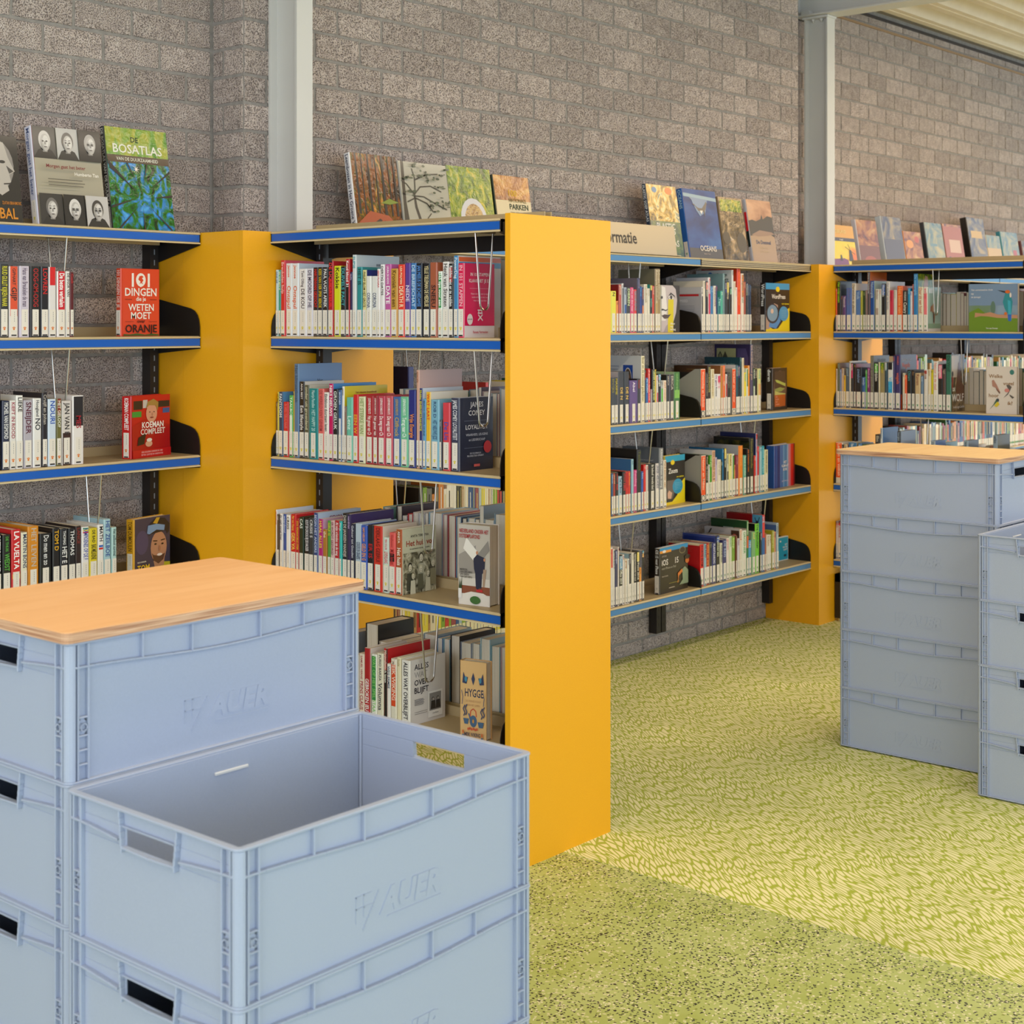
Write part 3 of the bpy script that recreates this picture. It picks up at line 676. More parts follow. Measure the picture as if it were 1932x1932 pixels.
# left-hand (back) covers on wall shelves
BACK['portret'] = [('r', '#d8dce4', 0, 0, 1, 1), ('r', '#1c4aa8', .52, .42, .78, .86), ('e', '#e8e4e0', .65, .63, .105, .19), ('e', '#5a4a40', .65, .63, .095, .175), ('e', '#a87a60', .65, .66, .05, .075)] + lines('#8090a8', .06, .42, .55, .84, 7, .008)
BACK['upseed'] = [('r', '#b9b6bc', 0, 0, 1, 1), ('r', '#cfcbcf', 0, .86, 1, 1), ('r', '#c81c24', .08, .80, .92, .845), ('t', '#e8e6ea', 'UPSEED', .46, .67, .055, .5)] + lines('#7a787e', .12, .86, .30, .58, 8, .007) 
BACK['design'] = [('t', '#20503c', 'Design', .86, .90, .05, .5, 'r'), ('t', '#20503c', 'Beginners', .9, .83, .045, .5, 'r'), ('r', '#203c34', .04, .93, .3, .95), ('e', '#2a6ac0', .40, .935, .06, .03)]
BACK['schuur'] = [('r', '#2c2150', 0, 0, 1, 1), ('r', '#a8a878', .06, .68, .60, .94), ('p', '#3a3a2c', [(.10, .72), (.10, .84), (.16, .90), (.22, .84), (.22, .80), (.30, .90), (.38, .80), (.56, .74), (.56, .72)]), ('p', '#7c7c58', [(.12, .74), (.12, .83), (.16, .87), (.20, .83), (.20, .74)]), ('p', '#4a4070', [(.64, .60), (.92, .60), (.95, .80), (.88, .94), (.64, .94)])]
BACK['teal'] = [('t', '#88b0b0', 'Klimaat ruimtelijk, mobiel.', .5, .86, .035, .76)]
BACK['bruin'] = [('r', '#4a2c14', 0, 0, 1, 1), ('t', '#8a6c34', 'wetenschappelijk', .5, .92, .02, .5), ('r', '#c8c8d0', .06, .30, .62, .80), ('r', '#202c4c', .08, .32, .62, .78), ('r', '#c01820', .12, .56, .60, .76)]
BACK['groenb'] = [('r', '#a9c49c', 0, 0, 1, 1)]
BACK['mariner'] = [('r', '#262c64', 0, 0, 1, 1), ('t', '#c8d0f0', 'eerste hulp bij klimaat en natuur in Nederland', .5, .88, .022, .8)]
BACK['bos'] = [('r', m_photo('dark_forest_print', ['#0c0c08', '#1c2410', '#3a3a14', '#5a4a1c'], (20, 20, 14), 6, 1, .2), .1, 0, 1, .95)]
BACK['wit1'] = [('r', '#e4e0dc', 0, 0, 1, 1)] + lines('#8a8a90', .1, .8, .7, .9, 4, .012)
BACK['groen2'] = [('r', '#1c4a24', 0, .86, 1, 1), ('r', '#143020', 0, .5, .34, .86), ('r', '#c0ccd0', .35, .5, .64, .86), ('e', '#3c6a2c', .48, .68, .12, .12), ('r', '#b8a8a0', .66, .5, 1, .86)]
BACK['rood2'] = [('r', '#b01018', 0, 0, .72, 1), ('r', '#5aa8d8', .73, 0, 1, 1), ('e', '#1c3050', .86, .80, .05, .10), ('l', '#1c3050', [(.8, .95), (.85, .85)], .004), ('l', '#1c3050', [(.93, .96), (.88, .85)], .004)]
BACK['pinguin'] = [('r', '#c9c4c8', 0, 0, 1, 1), ('p', '#202028', [(.10, .86), (.18, .97), (.22, .97), (.16, .88)]), ('t', '#8a8a90', 'Het groen', .5, .92, .02, .2), ('r', '#4a3024', .76, .80, .99, .97), ('e', '#c86050', .86, .87, .05, .03)]
BACK['blauwb'] = [('r', '#4a6aa8', 0, 0, 1, 1), ('r', '#a8bcd8', 0, .96, 1, 1), ('e', '#b8b8d0', .35, .80, .08, .03)] 
BACK['olijfb'] = [('r', '#a8a020', 0, 0, 1, 1)]
BACK['grijs3'] = [('t', '#c8ccd0', 'Meer weten over de computer?', .55, .78, .024, .6)] + lines('#c0c4c8', .30, .82, .60, .74, 5, .008)
BACK['blauw5'] = lines('#24508c', .05, .9, .70, .78, 4, .008)
BACK['roodk'] = [('r', '#c01018', 0, 0, 1, .97)] + lines('#d04838', .1, .8, .82, .9, 3, .006)
BACK['blauwk'] = [('r', '#1a3488', .03, .03, .94, .95)]

fA1 = (0, 220, 3.715); fA2 = (0, 640, 3.715)
PA = (0, YA + .012); PB = (3.238 + .012, 0); PC = (0, YC + .012); PD = (6.990 + .014, 0)
EX = (1, 0); EY = (0, -1); R90 = rad(-90)
EMA, EMB, EMC, EMG = '#e07a20', '#e0d040', '#b8b4a4', '#2c8a4c'
row('A1', fA1, PA, 0, S[1], '''-62,-8,1040,e6e0dc,voetbal
2,64,1035,1b1a16,RUUD GULLIT KIJKEN NAAR,d8d030
68,132,1050,e4dcd8,GIPHART/GIJP,2a2424,,0.3:1:e05028
140,210,1048,cfc6d6,Hans van Breukelen de man,6a5a70
218,290,1050,1a1818,OOG-OM-OOG,b02020
292,345,1052,16161e,LOVREN,d02020
347,398,1055,e4e0e0,PSV,e01818,,0.74:1:d81c20
404,462,1085,ece6e2,De beste verhalen,ffffff,,0.4:1:d02030
466,494,1085,e9e6e2,DE SNOR VAN,3a3a3a
496,524,1090,5c1018,Coach,c03030''', 'upper shelf left of yellow casing', 'sports books on the upper left wall shelf', EMA, .14)
row('A2', fA2, PA, 0, S[2], '''-50,12,385,1c1816,RENATE VERHOOFSTAD,e8e4e0
20,70,432,242a44,MICHEL VAN EGMOND,e8e8e8
74,116,430,e4e0dc,KIEFT IN ROOD,a03c50
118,166,395,eeece8,LIEKE,1a1a1a
172,234,428,b6b0bc,SNEIJDER,5a1830
236,295,415,eae8e6,Hoogland/NO,2c2c30
299,336,375,201a20,Cruijff en Johan,b8b0a8
340,397,420,cfdcec,NOURI,2450b0
399,434,418,6c6830,HET GELOOF,e8e8d8,,0.75:1:8a3018
438,506,432,d8d0cc,JAN VAN B,2a2420,,0:0.5:3c2018
512,590,395,ece6e4,/MES,a81c2c,,0.56:0.985:1e1a1e''', 'middle shelf left of yellow casing', 'sports books on the middle left wall shelf', EMA, .15)
row('A3', fA2, PA, 0, S[3], '''-40,18,1370,14161a,ROTTERDAM DOET,e0e0e0
24,80,1372,10140e,DE THUIS/WEDST,58b040
86,150,1335,cf1820,LA VUELTA,ffffff,,0.3:0.37:f0d020
153,196,1355,e4e0c8,MARTIN BONS,2c3860
202,278,1312,d88c1c,HET LEVEN,c8b8a8
285,368,1362,16181a,Do men en zo,e0e0e0,,0.34:0.45:1c2418
372,421,1325,1a181a,TOM D,e8b020
425,479,1330,22242c,THOMAS/HET E,e8e8e8
483,530,1326,1c1a1e,THOMAS,e8e8e8
532,571,1310,30201c,LANCE,8a3028
575,626,1315,ece8e8,KAMPIOENES OP DE F,3048a0,,0.9:0.92:d02020;0.93:0.95:e8d020;0.96:0.98:209040
629,686,1325,dcc820,DE BAD/BAS MELKENE,2a2818
690,731,1300,eeeae8,MATH,2a2a30,,0.6:0.63:d02020;0.64:0.67:2060c0
734,782,1262,a9cbd6,HET ZEILBOE,2c4c98
786,820,1318,b4d4d2,Het zeilboot survival,3c5c60''', 'lower shelf left of yellow casing', 'sports books on the lower left wall shelf', EMA, .17)
ph_k = rad(-90 + 16)
face_out(fA1, 846, 1116, 1072, (0, YA + .03), EX, rad(-90), S[1], .026, '#d8401c', [('r', '#dc4420', .02, .02, .98, .98), ('t', '#f2ebe4', '101', .5, .735, .2, .86), ('e', '#f2ebe4', .5, .835, .13, .10), ('p', '#dc4420', [(.46, .77), (.49, .81), (.43, .84), (.46, .89), (.53, .90), (.57, .88), (.53, .86), (.57, .83), (.53, .80), (.56, .77), (.50, .79)]), ('t', '#f2ebe4', 'DINGEN', .5, .60, .115, .84), ('t', '#f2ebe4', 'die je', .5, .525, .06, .26),
  ('r', '#8c2410', .08, .54, .26, .55), ('r', '#8c2410', .74, .54, .92, .55), ('t', '#f2ebe4', 'WETEN', .5, .38, .10, .68), ('t', '#f2ebe4', 'MOET', .5, .26, .10, .54), ('t', '#501008', 'over', .5, .20, .045, .22), ('r', '#501008', .08, .215, .30, .22), ('r', '#501008', .70, .215, .92, .22), ('t', '#221010', 'ORANJE', .5, .06, .115, .84), ('p', '#3c5a18', [(.03, .01), (.97, .01), (.97, .03), (.8, .04), (.6, .025), (.4, .045), (.2, .03), (.03, .035)])],
  'orange-red book standing face out, number 101 in white, on the upper left shelf', 'face-out books on the left wall shelves', title='101 DINGEN DIE JE', tc='#f0d8d0', emblem=EMA)
redwall = [('r', '#c41418', 0, 0, 1, 1), ('r', '#241c1c', .04, .78, .27, .92), ('r', '#c8c4c4', .28, .80, .40, .93), ('r', '#3a9a3c', .0, .66, .24, .75), ('r', '#2858a0', .80, .70, .98, .78), ('r', '#1c1c20', .68, .80, .98, .9), ('p', '#b01014', [(.0, .12), (.0, .52), (.32, .62), (.62, .60), (.98, .50), (1, .12)]), ('e', '#d8a088', .50, .71, .145, .15), ('p', '#a88848', [(.34, .78), (.40, .90), (.55, .94), (.68, .88), (.66, .74), (.60, .83), (.42, .84)]), ('e', '#4a2820', .45, .73, .02, .008), ('e', '#4a2820', .56, .73, .02, .008), ('e', '#8a3c34', .50, .64, .05, .012), ('e', '#c08870', .51, .69, .018, .03), ('p', '#1c1614', [(.15, .33), (.35, .4), (.30, .22), (.12, .2)]), ('e', '#d8a890', .42, .22, .09, .05), ('e', '#e8e4e0', .43, .28, .07, .03),
  ('t', '#ffffff', 'KOEMAN', .52, .48, .095, .88), ('t', '#f0e8e8', 'COMPLEET', .52, .375, .09, .88), ('r', '#c41418', 0, 0, 1, .13), ('t', '#f0b8b8', 'EEN GOUDEN CARRIERE IN 1000', .5, .08, .026, .82), ('t', '#f0b8b8', 'FEITEN, QUOTES EN ANEKDOTES', .5, .035, .026, .82)]
face_out(fA2, 918, 1190, 384, (0, YA + .03), EX, ph_k, S[2], .038, '#c41418', redwall, 'red face-out book with a blond man on its cover, middle left shelf', 'face-out books on the left wall shelves', title='KOEMAN COMPLEET', emblem=EMA)
tomc = [('r', '#3c3850', 0, 0, 1, 1), ('e', '#4a4468', .2, .6, .18, .2), ('p', '#b8b020', [(.55, 0), (1, 0), (1, .2), (.8, .22), (.62, .12)]), ('p', '#b08468', [(.52, .26), (.56, .14), (.82, .16), (.84, .30)]), ('e', '#b9886c', .67, .48, .23, .27), ('p', '#5a3c30', [(.47, .40), (.52, .27), (.66, .20), (.80, .26), (.88, .42), (.84, .36), (.68, .33), (.52, .36)]), ('p', '#1c1a20', [(.38, .70), (.42, .90), (.60, .985), (.84, .96), (.98, .85), (.96, .72), (.9, .68), (.88, .74), (.46, .72)]), ('p', '#c8a030', [(.50, .90), (.60, .985), (.70, .98), (.62, .88)]), ('p', '#7a9cc8', [(.33, .74), (.36, .87), (.60, .88), (.84, .84), (.82, .75), (.60, .78), (.40, .72)]), ('e', '#241c18', .57, .54, .035, .014), ('e', '#241c18', .77, .53, .035, .014), ('l', '#241814', [(.50, .60), (.62, .59)], .003), ('l', '#241814', [(.72, .59), (.84, .60)], .003), ('e', '#a87458', .68, .46, .03, .05), ('e', '#e8dcd8', .68, .355, .075, .022), ('t', '#e8c020', 'TOM', .05, .13, .10, .34, 'l'), ('t', '#e8c020', 'DUMOULIN', .05, .01, .10, .84, 'l'), ('t', '#e8e4d0', 'NEE SCHIKKEN', .05, .27, .022, .3, 'l')]
face_out(fA2, 938, 1190, 1228, (0, YA + .035), EX, rad(-90 + 12), S[3], .034, '#d8a020', tomc, 'face-out cyclist portrait book behind the near plywood lid, lower left shelf', 'face-out books on the left wall shelves', title='TOM DUMOULIN', tc='#6a4a10', emblem=EMA)

fB1 = (480, 380, 3.864); fB2 = (480, 640, 3.864); fB3 = (480, 880, 3.864); fB4 = (640, 1100, 5.682)
row('B1', fB1, PB, R90, S[1], '''114,172,500,bcd8e0,ONS GE,3c5a90,,,a=
173,190,500,2a9a84,EN WIE BEN JE,e8f0c0
191,222,430,d02028,Breukelen hulp,f0c0c0,d83040
223,267,452,e2e6ec,Jennee/Ontspul,e06030
268,317,452,e2e6ec,Jennee/Ontspul,e06030,c9d4e0
318,374,492,eae8ea,Tom Olling/DE KOU,4a3c40
375,421,490,dcd8e4,DE MOORD OP HE,4c4860
423,459,482,1c1414,HARTENVAN GEZOCHT,e02828,,0.5:0.8:301418
460,494,480,181614,KEES VAN DER SPEK BEROE,e0c020
496,533,480,1a1818,PAUL VUGTS AFREK,f0f0f0
535,571,435,b81c20,DE LIQUIDATEUR,f03030,,0.76:1:1c1818
573,622,470,dce020,Kokkie,20200c
624,660,475,14181c,DUIVELS PACT,48b0b8
663,691,420,b81c20,Koud bloed 31,ffffff,,0.30:0.68:161212
693,711,515,2c2454,nacht,c0b8e0
713,741,390,dfe3e4,ELIPSE,1a98a8,c4cccf,,d=.21;a=elips
743,780,478,2a9094,HET IS,10403c,2a8a8c
781,810,500,e6dc98,PHILIPP BLOM HET GROTE,5a4c1c,1c2c80
812,847,545,e6e6e2,/CORONA,34406c
849,889,545,e6e6e2,/CORONA,34406c
893,914,492,eeeaea,EEN FLIGRA,d04040
916,944,460,eceaea,DERTIG DATES,201c24
945,988,458,c45ca4,LAURA DE HOOG/DATE,ffffff
990,1040,490,c8983c,Kroniek van een,6a4a10,d8b070
1043,1090,460,e83c24,LISA POLMAN/DEATH R,ffe8c0
1093,1132,450,5c3c94,/NEDE,e8e0f0
1133,1172,450,3a78b8,DE BRIEFSCHAT,c8e0f4
1175,1219,452,16141a,JAN MEEUS DE SCHIEDAMSE,5090e0
1226,1275,455,151418,YELLE TIELEMAN DE MEDELSE,e0d0a0
1277,1329,445,a85a3c,/SNEEU,30181c
1331,1362,510,e4ece4,365 tips voor een,ffffff,,0.45:0.97:1c9048
1366,1411,440,e2dedc,Henk van Straten,4a4444
1413,1447,455,1a1414,Redden wat er te redden,f0f0f0,,0.75:0.95:b01c20
1449,1482,395,3a84bc,PowerDag,e0ecf4,e8e4e0,,d=.19;a=power
1484,1526,450,dc1450,IN 101 STAPPEN,f8b8c8,f0e8ec,,d=.135''', 'upper shelf, near double bookcase', 'crime and family books on the upper shelf of the near bookcase', EMB, .14, art=BACK['pink'])
row('B2', fB2, PB, R90, S[2], '''116,128,455,5a4438,oud,c8b890
130,174,385,dccb3c,HET ZERO,4a4010
176,205,385,1c3c60,FANTOOM,e8eef4,5a90c0
207,244,458,cc2024,IN WEG TERUG NAAR,e07070
246,274,410,48b058,TAALBOEK,e8f4e8,,0.3:0.68:e0ece0
276,284,380,c8a020,ziel,302008
286,319,180,5678a0,Het klimaatboek,34506c,6484ae,,d=.215;a=blue_het
321,357,310,1a1618,ANA BEST/Een lifestyle,e8e4e4,d8d0c4
359,391,335,5a5a44,onder uit groenland,d0ccb0,c8c0b0
393,457,360,14868a,Maartje Pascalleo/HET HAPPY 20,b8e0e0,c0d8c8
459,499,362,e06a64,DE WERELD KENT GEHEIM,a83c44
501,534,388,eee8e0,Eindeloos duurzaam leven,3c302c
536,567,325,cc1060,NIKS NIEUWS,ffffff,3c88c8,,d=.19
569,604,365,16181a,GROEN GELUK,e8f0e8
606,631,370,34609c,wonen,c8d8f0,a8c8e0,0:0.6:dfe0e4
633,650,345,eae8e6,oases,707070,e0c818,,d=.19;a=geel
652,667,490,886858,stof,c0b0a0
669,712,425,6cc0a8,/Lenz,d8f4ec,b8e0d4
714,750,405,d42024,/EEN W,e8b030
753,801,420,dcdcb4,HET STERKE VAN,90a060
805,861,415,b01c24,JOSEPHINE ROMBOUTS/Het gevaar van Ch,f4e4e0
863,895,415,9c1820,JOSEPHINE ROMBOUTS/Het gevaar van,f4e4e0
897,949,415,c03c50,JOSEPHINE ROMBOUTS/De weg naar Ch,f8ecec
951,1002,415,c8505c,JOSEPHINE ROMBOUTS/De weg naar Ch,f8ecec
1004,1060,422,3c68a8,JOSEPHINE ROMBOUTS/Cliffrock,c8a850
1062,1119,420,70c098,JOSEPHINE ROMBOUTS/Terug naar Ch,f0fcf4,e0b8a8
1121,1172,372,242a7c,/Vrije Energie,f09030
1176,1198,225,d0a08c,energie,a06850,c8a49c,,d=.215;a=energie
1199,1222,358,24286c,Mulder ENERGIETRANSITIE,e0d820,d4dce8,,d=.18
1224,1244,435,60a0cc,MARCO VISSCHER DE ENE,24507c
1246,1280,385,e8b828,WAT LAAT,e04020,ece4d4
1283,1344,442,7cb0c8,ROB D/HET NIEUWE IJZE,2c5078
1346,1362,590,50545c,kern,c0c0c8
1367,1420,465,d4404c,/De Lie,4c50b0
1425,1486,430,3a3c54,JAMES COMEY LOYALITEIT,e0e0e8,c8ccd8,,d=.15''', 'middle shelf, near double bookcase', 'society books on the middle shelf of the near bookcase', EMB, .15, art=BACK['comey'])
row('B3', fB3, PB, R90, S[3], '''121,157,315,ece8e6,Daar hele nacht waar,d04848,dfe2ea
159,178,350,4a3828,vet,c8b8a0
180,202,345,e8e4e4,Er valt vanaf hier,606078
204,228,348,2c50a0,waardevol,c0ccec,a8c0e0
230,258,355,eceae8,CRISIS,202428
260,298,350,cc2024,Fer van Oppop/GEK VA,f0d060,d42028
300,322,385,b81820,STA FINANCIELE STER,e8c030
324,356,370,142c1c,CAS,e8f0e8
358,395,378,1c1c22,KOUT EN DROOG BIJ DE HACKER,e0e0e8
397,429,375,34363c,CRISIS S,d8d8dc
431,459,340,243c80,BEGIN HET ANDERS,c8d0e8,b4c4dc,,d=.20;a=gevonden
461,492,385,b81c74,HAAL ALLES,f0d840,d8a8c8
494,524,460,b07828,the,f0e0c0
526,551,398,4c9c40,GELE G,e0d040
553,580,395,d8b0b0,ER WORDT GEZORGD,804050
582,614,395,b81c24,Al mijn vrienden op de weg,f4e4e4
616,635,400,34b4b0,Met je,e0f4f0
637,671,345,1a181a,DAN DE JANSSEN MANDJE,c8c0b8
673,697,350,33204c,verdriet,c0a8d8,38245c,,d=.215;a=land
699,725,418,1c1c34,Gehoor tot Gouden,d0d0e0
727,772,418,b8c8d8,/GOKKERS EN GRAAIERS,2c3858
774,818,432,3458b8,SAM NIEUW/GELD EN G,f0a040
820,862,430,17151b,/ER IS,c02028
867,931,435,cc3020,DEKLAAG GEBRUI,6c1810,e0d4c4
933,972,520,d4e4dc,PEIRO DOLCINI/LEVENSLANG,d02830,,0.42:0.5:e8e020
981,1025,485,e25c58,Gehoor/Mijn leven,a8282c,,0.53:0.66:1a1414
1028,1071,460,a85426,ANITA/Het huis,f0e8dc,e4e0cc,,d=.15''', 'third shelf, near double bookcase', 'society books on the third shelf of the near bookcase', EMB, .155, art=BACK['huis'])
row('B4', fB4, PB, R90, S[4], '''150,204,770,d8ccc0,oude,a04040
208,262,760,e6d8c8,SAMUEL VERNE/PRINS CLAUS,a83c48
267,326,700,ac1820,/GEBROKEN JEU,f8f0f0,e4d8d0
341,397,765,e8e8e0,WAT OP HET SPEL STAA,88c870,,0.28:0.97:2c8c44
399,465,755,e2ddc8,FURIO BARZA/Volumna,4a4a50
467,505,705,1c1a18,Minimalistisch leven,e8e8d8,c41c20,0.7:1:c82024,d=.19;a=rode
507,546,870,ece8e4,WEG ERMEE,30486c
551,612,815,e2dccc,MEIK WIKING,f0d8c8,,0.26:0.92:dc4c24
614,656,800,e6dcbc,huis,b0a078
660,752,830,e6e2de,ALLES WAT OVERBLIJFT,1c1826,e8e4e0,,d=.155''', 'lowest visible shelf, near double bookcase', 'home books on the lowest visible shelf of the near bookcase', None, .16, art=BACK['alles'])
fB3b = (730, 890, 8.4)
face_out(fB3b, 1125, 1632, 870, (3.238 + .03, 0), EY, rad(-172), S[3], .052, '#dcd4cc', [('r', '#c0b8b0', 0, .28, 1, 1), ('p', '#9a928c', [(0, .38), (0, .62), (.55, .75), (.55, .40)]), ('r', '#8a4a30', 0, .14, 1, .24), ('r', '#d8cfc8', 0, .24, 1, .34), ('p', '#e6dfd8', [(0, 0), (1, 0), (1, .12), (.8, .16), (.4, .17), (.1, .13)]), ('p', '#ece6e0', [(.15, .70), (.5, .55), (.62, .67), (.25, .84)]), ('p', '#8e8884', [(.58, .62), (.95, .82), (1, .70), (.72, .56)]), ('p', '#20203c', [(.48, .58), (.60, .64), (.86, .60), (.84, .44), (.76, .40), (.74, .22), (.66, .22), (.62, .20), (.56, .22), (.54, .40), (.50, .46)]), ('p', '#a88c78', [(.78, .24), (.84, .24), (.90, .46), (.80, .46)]), ('e', '#c88c6c', .60, .66, .035, .022), ('e', '#c88c6c', .84, .58, .03, .02), ('r', '#c8202c', .58, .175, .78, .205), ('t', '#a82430', 'NEDERLAND ONDER HET', .5, .90, .048, .94), ('t', '#a82430', 'SYSTEEMPLAFOND', .36, .835, .048, .68), ('p', '#e8e4e4', [(.0, .08), (.11, .08), (.11, .20), (.0, .20)]), ('p', '#2c4424', [(.02, .20), (.05, .33), (.07, .22), (.12, .36), (.11, .20)]), ('e', '#3c6a2c', .55, .07, .17, .05)] + [('t', '#4a4648', s_, .06, y, .022, .4, 'l') for s_, y in (('MARCEL', .43), ('VAN DEN BERG', .40), ('JAN BEEN', .37), ('VAN DEN BERG', .34))],
  'white face-out book showing a man lifting a ceiling panel, near bookcase', 'face-out books on the near double-sided bookcase', cover='#e4dcd6')
hy = [('r', '#d8ae78', 0, 0, 1, 1), ('t', '#2c3050', 'HYGGE', .53, .55, .10, .72), ('t', '#c09468', 'DE DEENSE KUNST', .5, .48, .026, .6), ('t', '#c09468', 'VAN HET LEVEN', .5, .43, .026, .5), ('e', '#3c5c84', .5, .24, .14, .075), ('p', '#3c5c84', [(.36, .26), (.30, .33), (.34, .34), (.42, .28)]), ('l', '#c83c28', [(.38, .30), (.40, .37), (.50, .40), (.60, .37), (.62, .30)], .0025), ('e', '#c88838', .5, .24, .035, .025), ('p', '#24305c', [(.5, .70), (.57, .78), (.5, .86), (.43, .78)]), ('p', '#24305c', [(.08, .72), (.12, .86), (.20, .78), (.30, .80), (.24, .71)]), ('p', '#24305c', [(.92, .72), (.88, .86), (.80, .78), (.70, .80), (.76, .71)]), ('e', '#3c84a8', .22, .77, .05, .035), ('e', '#3c84a8', .78, .77, .05, .035), ('p', '#3c5c84', [(.12, .27), (.34, .27), (.30, .20), (.17, .20)]), ('p', '#3c5c84', [(.68, .24), (.92, .24), (.88, .17), (.73, .17)])] + [('l', '#2c3c6c', [(x, y0), (x + .05, y0 + .04), (x - .02, y0 + .09), (x + .05, y0 + .14)], .003) for x, y0 in ((.14, .30), (.22, .31), (.82, .28), (.90, .30))] + [('e', '#c83c28', .32 + .07 * i, .14 + .008 * (i % 2), .025, .018) for i in range(6)] + [('r', '#3c5c84', .10, 0, .16, .07), ('e', '#c86030', .13, .10, .03, .025), ('r', '#3c5c84', .84, 0, .90, .05), ('e', '#c86030', .87, .08, .03, .025), ('t', '#2c3050', 'MEIK WIKING', .5, .05, .05, .62)] + [('l', '#2c3c6c', [(x, .45), (x + .03, .55), (x - .02, .63)], .002) for x in (.1, .93)]
face_out(fB4, 1290, 1578, 862, (3.238 + .02, 0), EY, rad(-168), S[4], .034, '#d0a470', hy, 'tan face-out book with blue teapot and birds, lowest shelf of the near bookcase', 'face-out books on the near double-sided bookcase')

fC1, fC2, fC3, fC4 = (1150, 500, 10.168), (1150, 650, 10.168), (1150, 830, 10.733), (1150, 990, 10.733)
fD1, fD2, fD3, fD4 = (1310, 500, 10.168), (1310, 640, 10.168), (1310, 800, 9.66), (1290, 950, 9.2)
row('C21', fC1, PC, 0, S[1], '''-60,26,470,40608c,web,c0d0e0
32,135,500,e8dc18,N,20200c,d8d020
137,181,690,f08c1c,fit,a05010
183,236,375,c0492c,photo,f0d8c0,90181c
241,276,355,e6e2e0,Quick,403838,c8ccd0,0.3:0.9:3c3432
283,333,430,a8b0c0,data,384868,,0.2:0.62:24509c
336,408,430,241c14,DIEREN,d8e8b0
411,470,430,dc1c6c,Hoe zet doe maar,f8c8d8
472,530,470,dc1c20,GEGEVENS,60b0c0
541,592,250,332a50,online,8c88b0,766f7e,,d=.19
597,634,410,1c3a94,Internet,58b0e8
636,673,430,2c2c68,Windows,f09040,,0.1:0.6:f08c48
677,738,370,e6dccc,handboek,a89c80
741,784,450,e8e0d0,boek,c0a890
787,834,375,24201c,video/bellen,70c0b0,2c9c94,0.88:0.98:e8d030
837,874,400,e04830,Mobiel,f8c0b0
879,932,75,9c8258,Beknopte bibliotheek,e0d4b8,7a7560,0.3:0.5:c0a468,d=.21
935,982,75,a58a5c,Beknopte bibliotheek,e0d4b8''', 'upper shelf below the beige sign', 'computer books under the information sign', '#d8c030', .15)
row('C31', fD1, PC, 0, S[1], '''147,181,425,e4dcd8,prog,404040,b9b6bc,0.3:0.8:2c2424,d=.19;b=upseed
184,224,305,ece0cc,excel,a09070
227,274,315,221e16,Illustrator,e8e8d0,,0.84:0.98:e01838
279,325,240,ece4e4,Photoshop,d02040,d8d4d8,0:0.7:e04464
329,372,410,3c80bc,ICT,a8d0f0
376,425,400,e4d8cc,WINDOWS,5c3c2c,88a8c0
428,456,395,2c2c70,Exel,c03040
459,514,620,28787c,Tips,b0e8e0,18847c
517,558,500,50b49c,PS,d0f0e0
560,596,165,6f8f94,code,b8ccd0,7a9a9e,,d=.215
599,629,320,24201c,Word,e8d8b0,,0.78:0.98:34388c
633,682,315,1f1b16,Photoshop,e8d8b0,,0.78:0.98:e0c820
686,729,430,222018,Wix,c0e0c8,,0.85:0.98:3c8c64
732,764,95,e2e2de,CSS,205040,dcdcdc,,d=.215;b=design
767,799,315,ecdcc8,website,b8a080
802,836,430,ece4e0,Joomla,b0a090
840,903,70,e84414,Handboek digitaal,f07c40,d03c10,,d=.21
907,955,165,ecdccc,De digitale wereld,60806c,,0.6:0.98:f0883c
961,998,320,a84c34,mac,e0a890
1001,1034,335,22201c,Computers,e0e0b8,,0.8:0.98:34388c
1038,1066,365,28344c,GEWOON,98a8c0,c8ccd4
1068,1096,380,1f3050,Word,8090b0''', 'upper shelf beneath ocean picture book', 'computer books on the right-hand upper wall shelf', EMC, .15)
row('C22', fC2, PC, 0, S[2], '''-40,32,640,2c2420,web,b0a080
38,103,640,26221e,ENTJES,8c8440,30201c
107,170,630,1e1a18,MAXIME,c8b830,c4bcc8
184,288,525,211a18,/DE N,e8c060,c0b8c0
302,390,520,211a18,/DE N,e8c060
394,547,690,5c3c80,Abel,e8e0f0,42287c
551,604,660,241f1c,kunst,c04038
608,682,220,ece0c0,Boer en de mooiste gedachten,90844c,d8dce4,,d=.215;b=portret
685,704,480,28241c,niet,60b0a0,,0.8:0.95:c03030
707,754,640,1c64b0,IN VORM,c0e0f8
757,799,465,e83c38,ga gewoon dansen bouw,f8c8b8
802,822,860,b8b4bc,zelf,d02020
824,878,480,221e18,LEKKER KLUSSEN BOEK,d8e8a0
881,908,480,e0c030,tuin,4c3c10
913,943,590,e4dcd8,klein,d02020,,0.3:0.62:d02028
946,999,565,20201c,Fenegis,e8e8e0,,0.86:0.99:48a0d8
1002,1038,690,b8bcc0,gift,606060,,0.42:0.8:48c818
1042,1100,690,ecdcc8,Zelf maken,d8a080
1113,1160,585,2a2824,ERICA,c8c0b8
1164,1238,580,2e2a26,ERICA,c8c0b8,b8b0c4
1242,1354,530,42783c,ontwerp,88b870,a9c49c,0.45:0.62:88c458,b=groenb''', 'middle shelf below the beige sign', 'hobby books under the information sign', '#e0d030', .165)
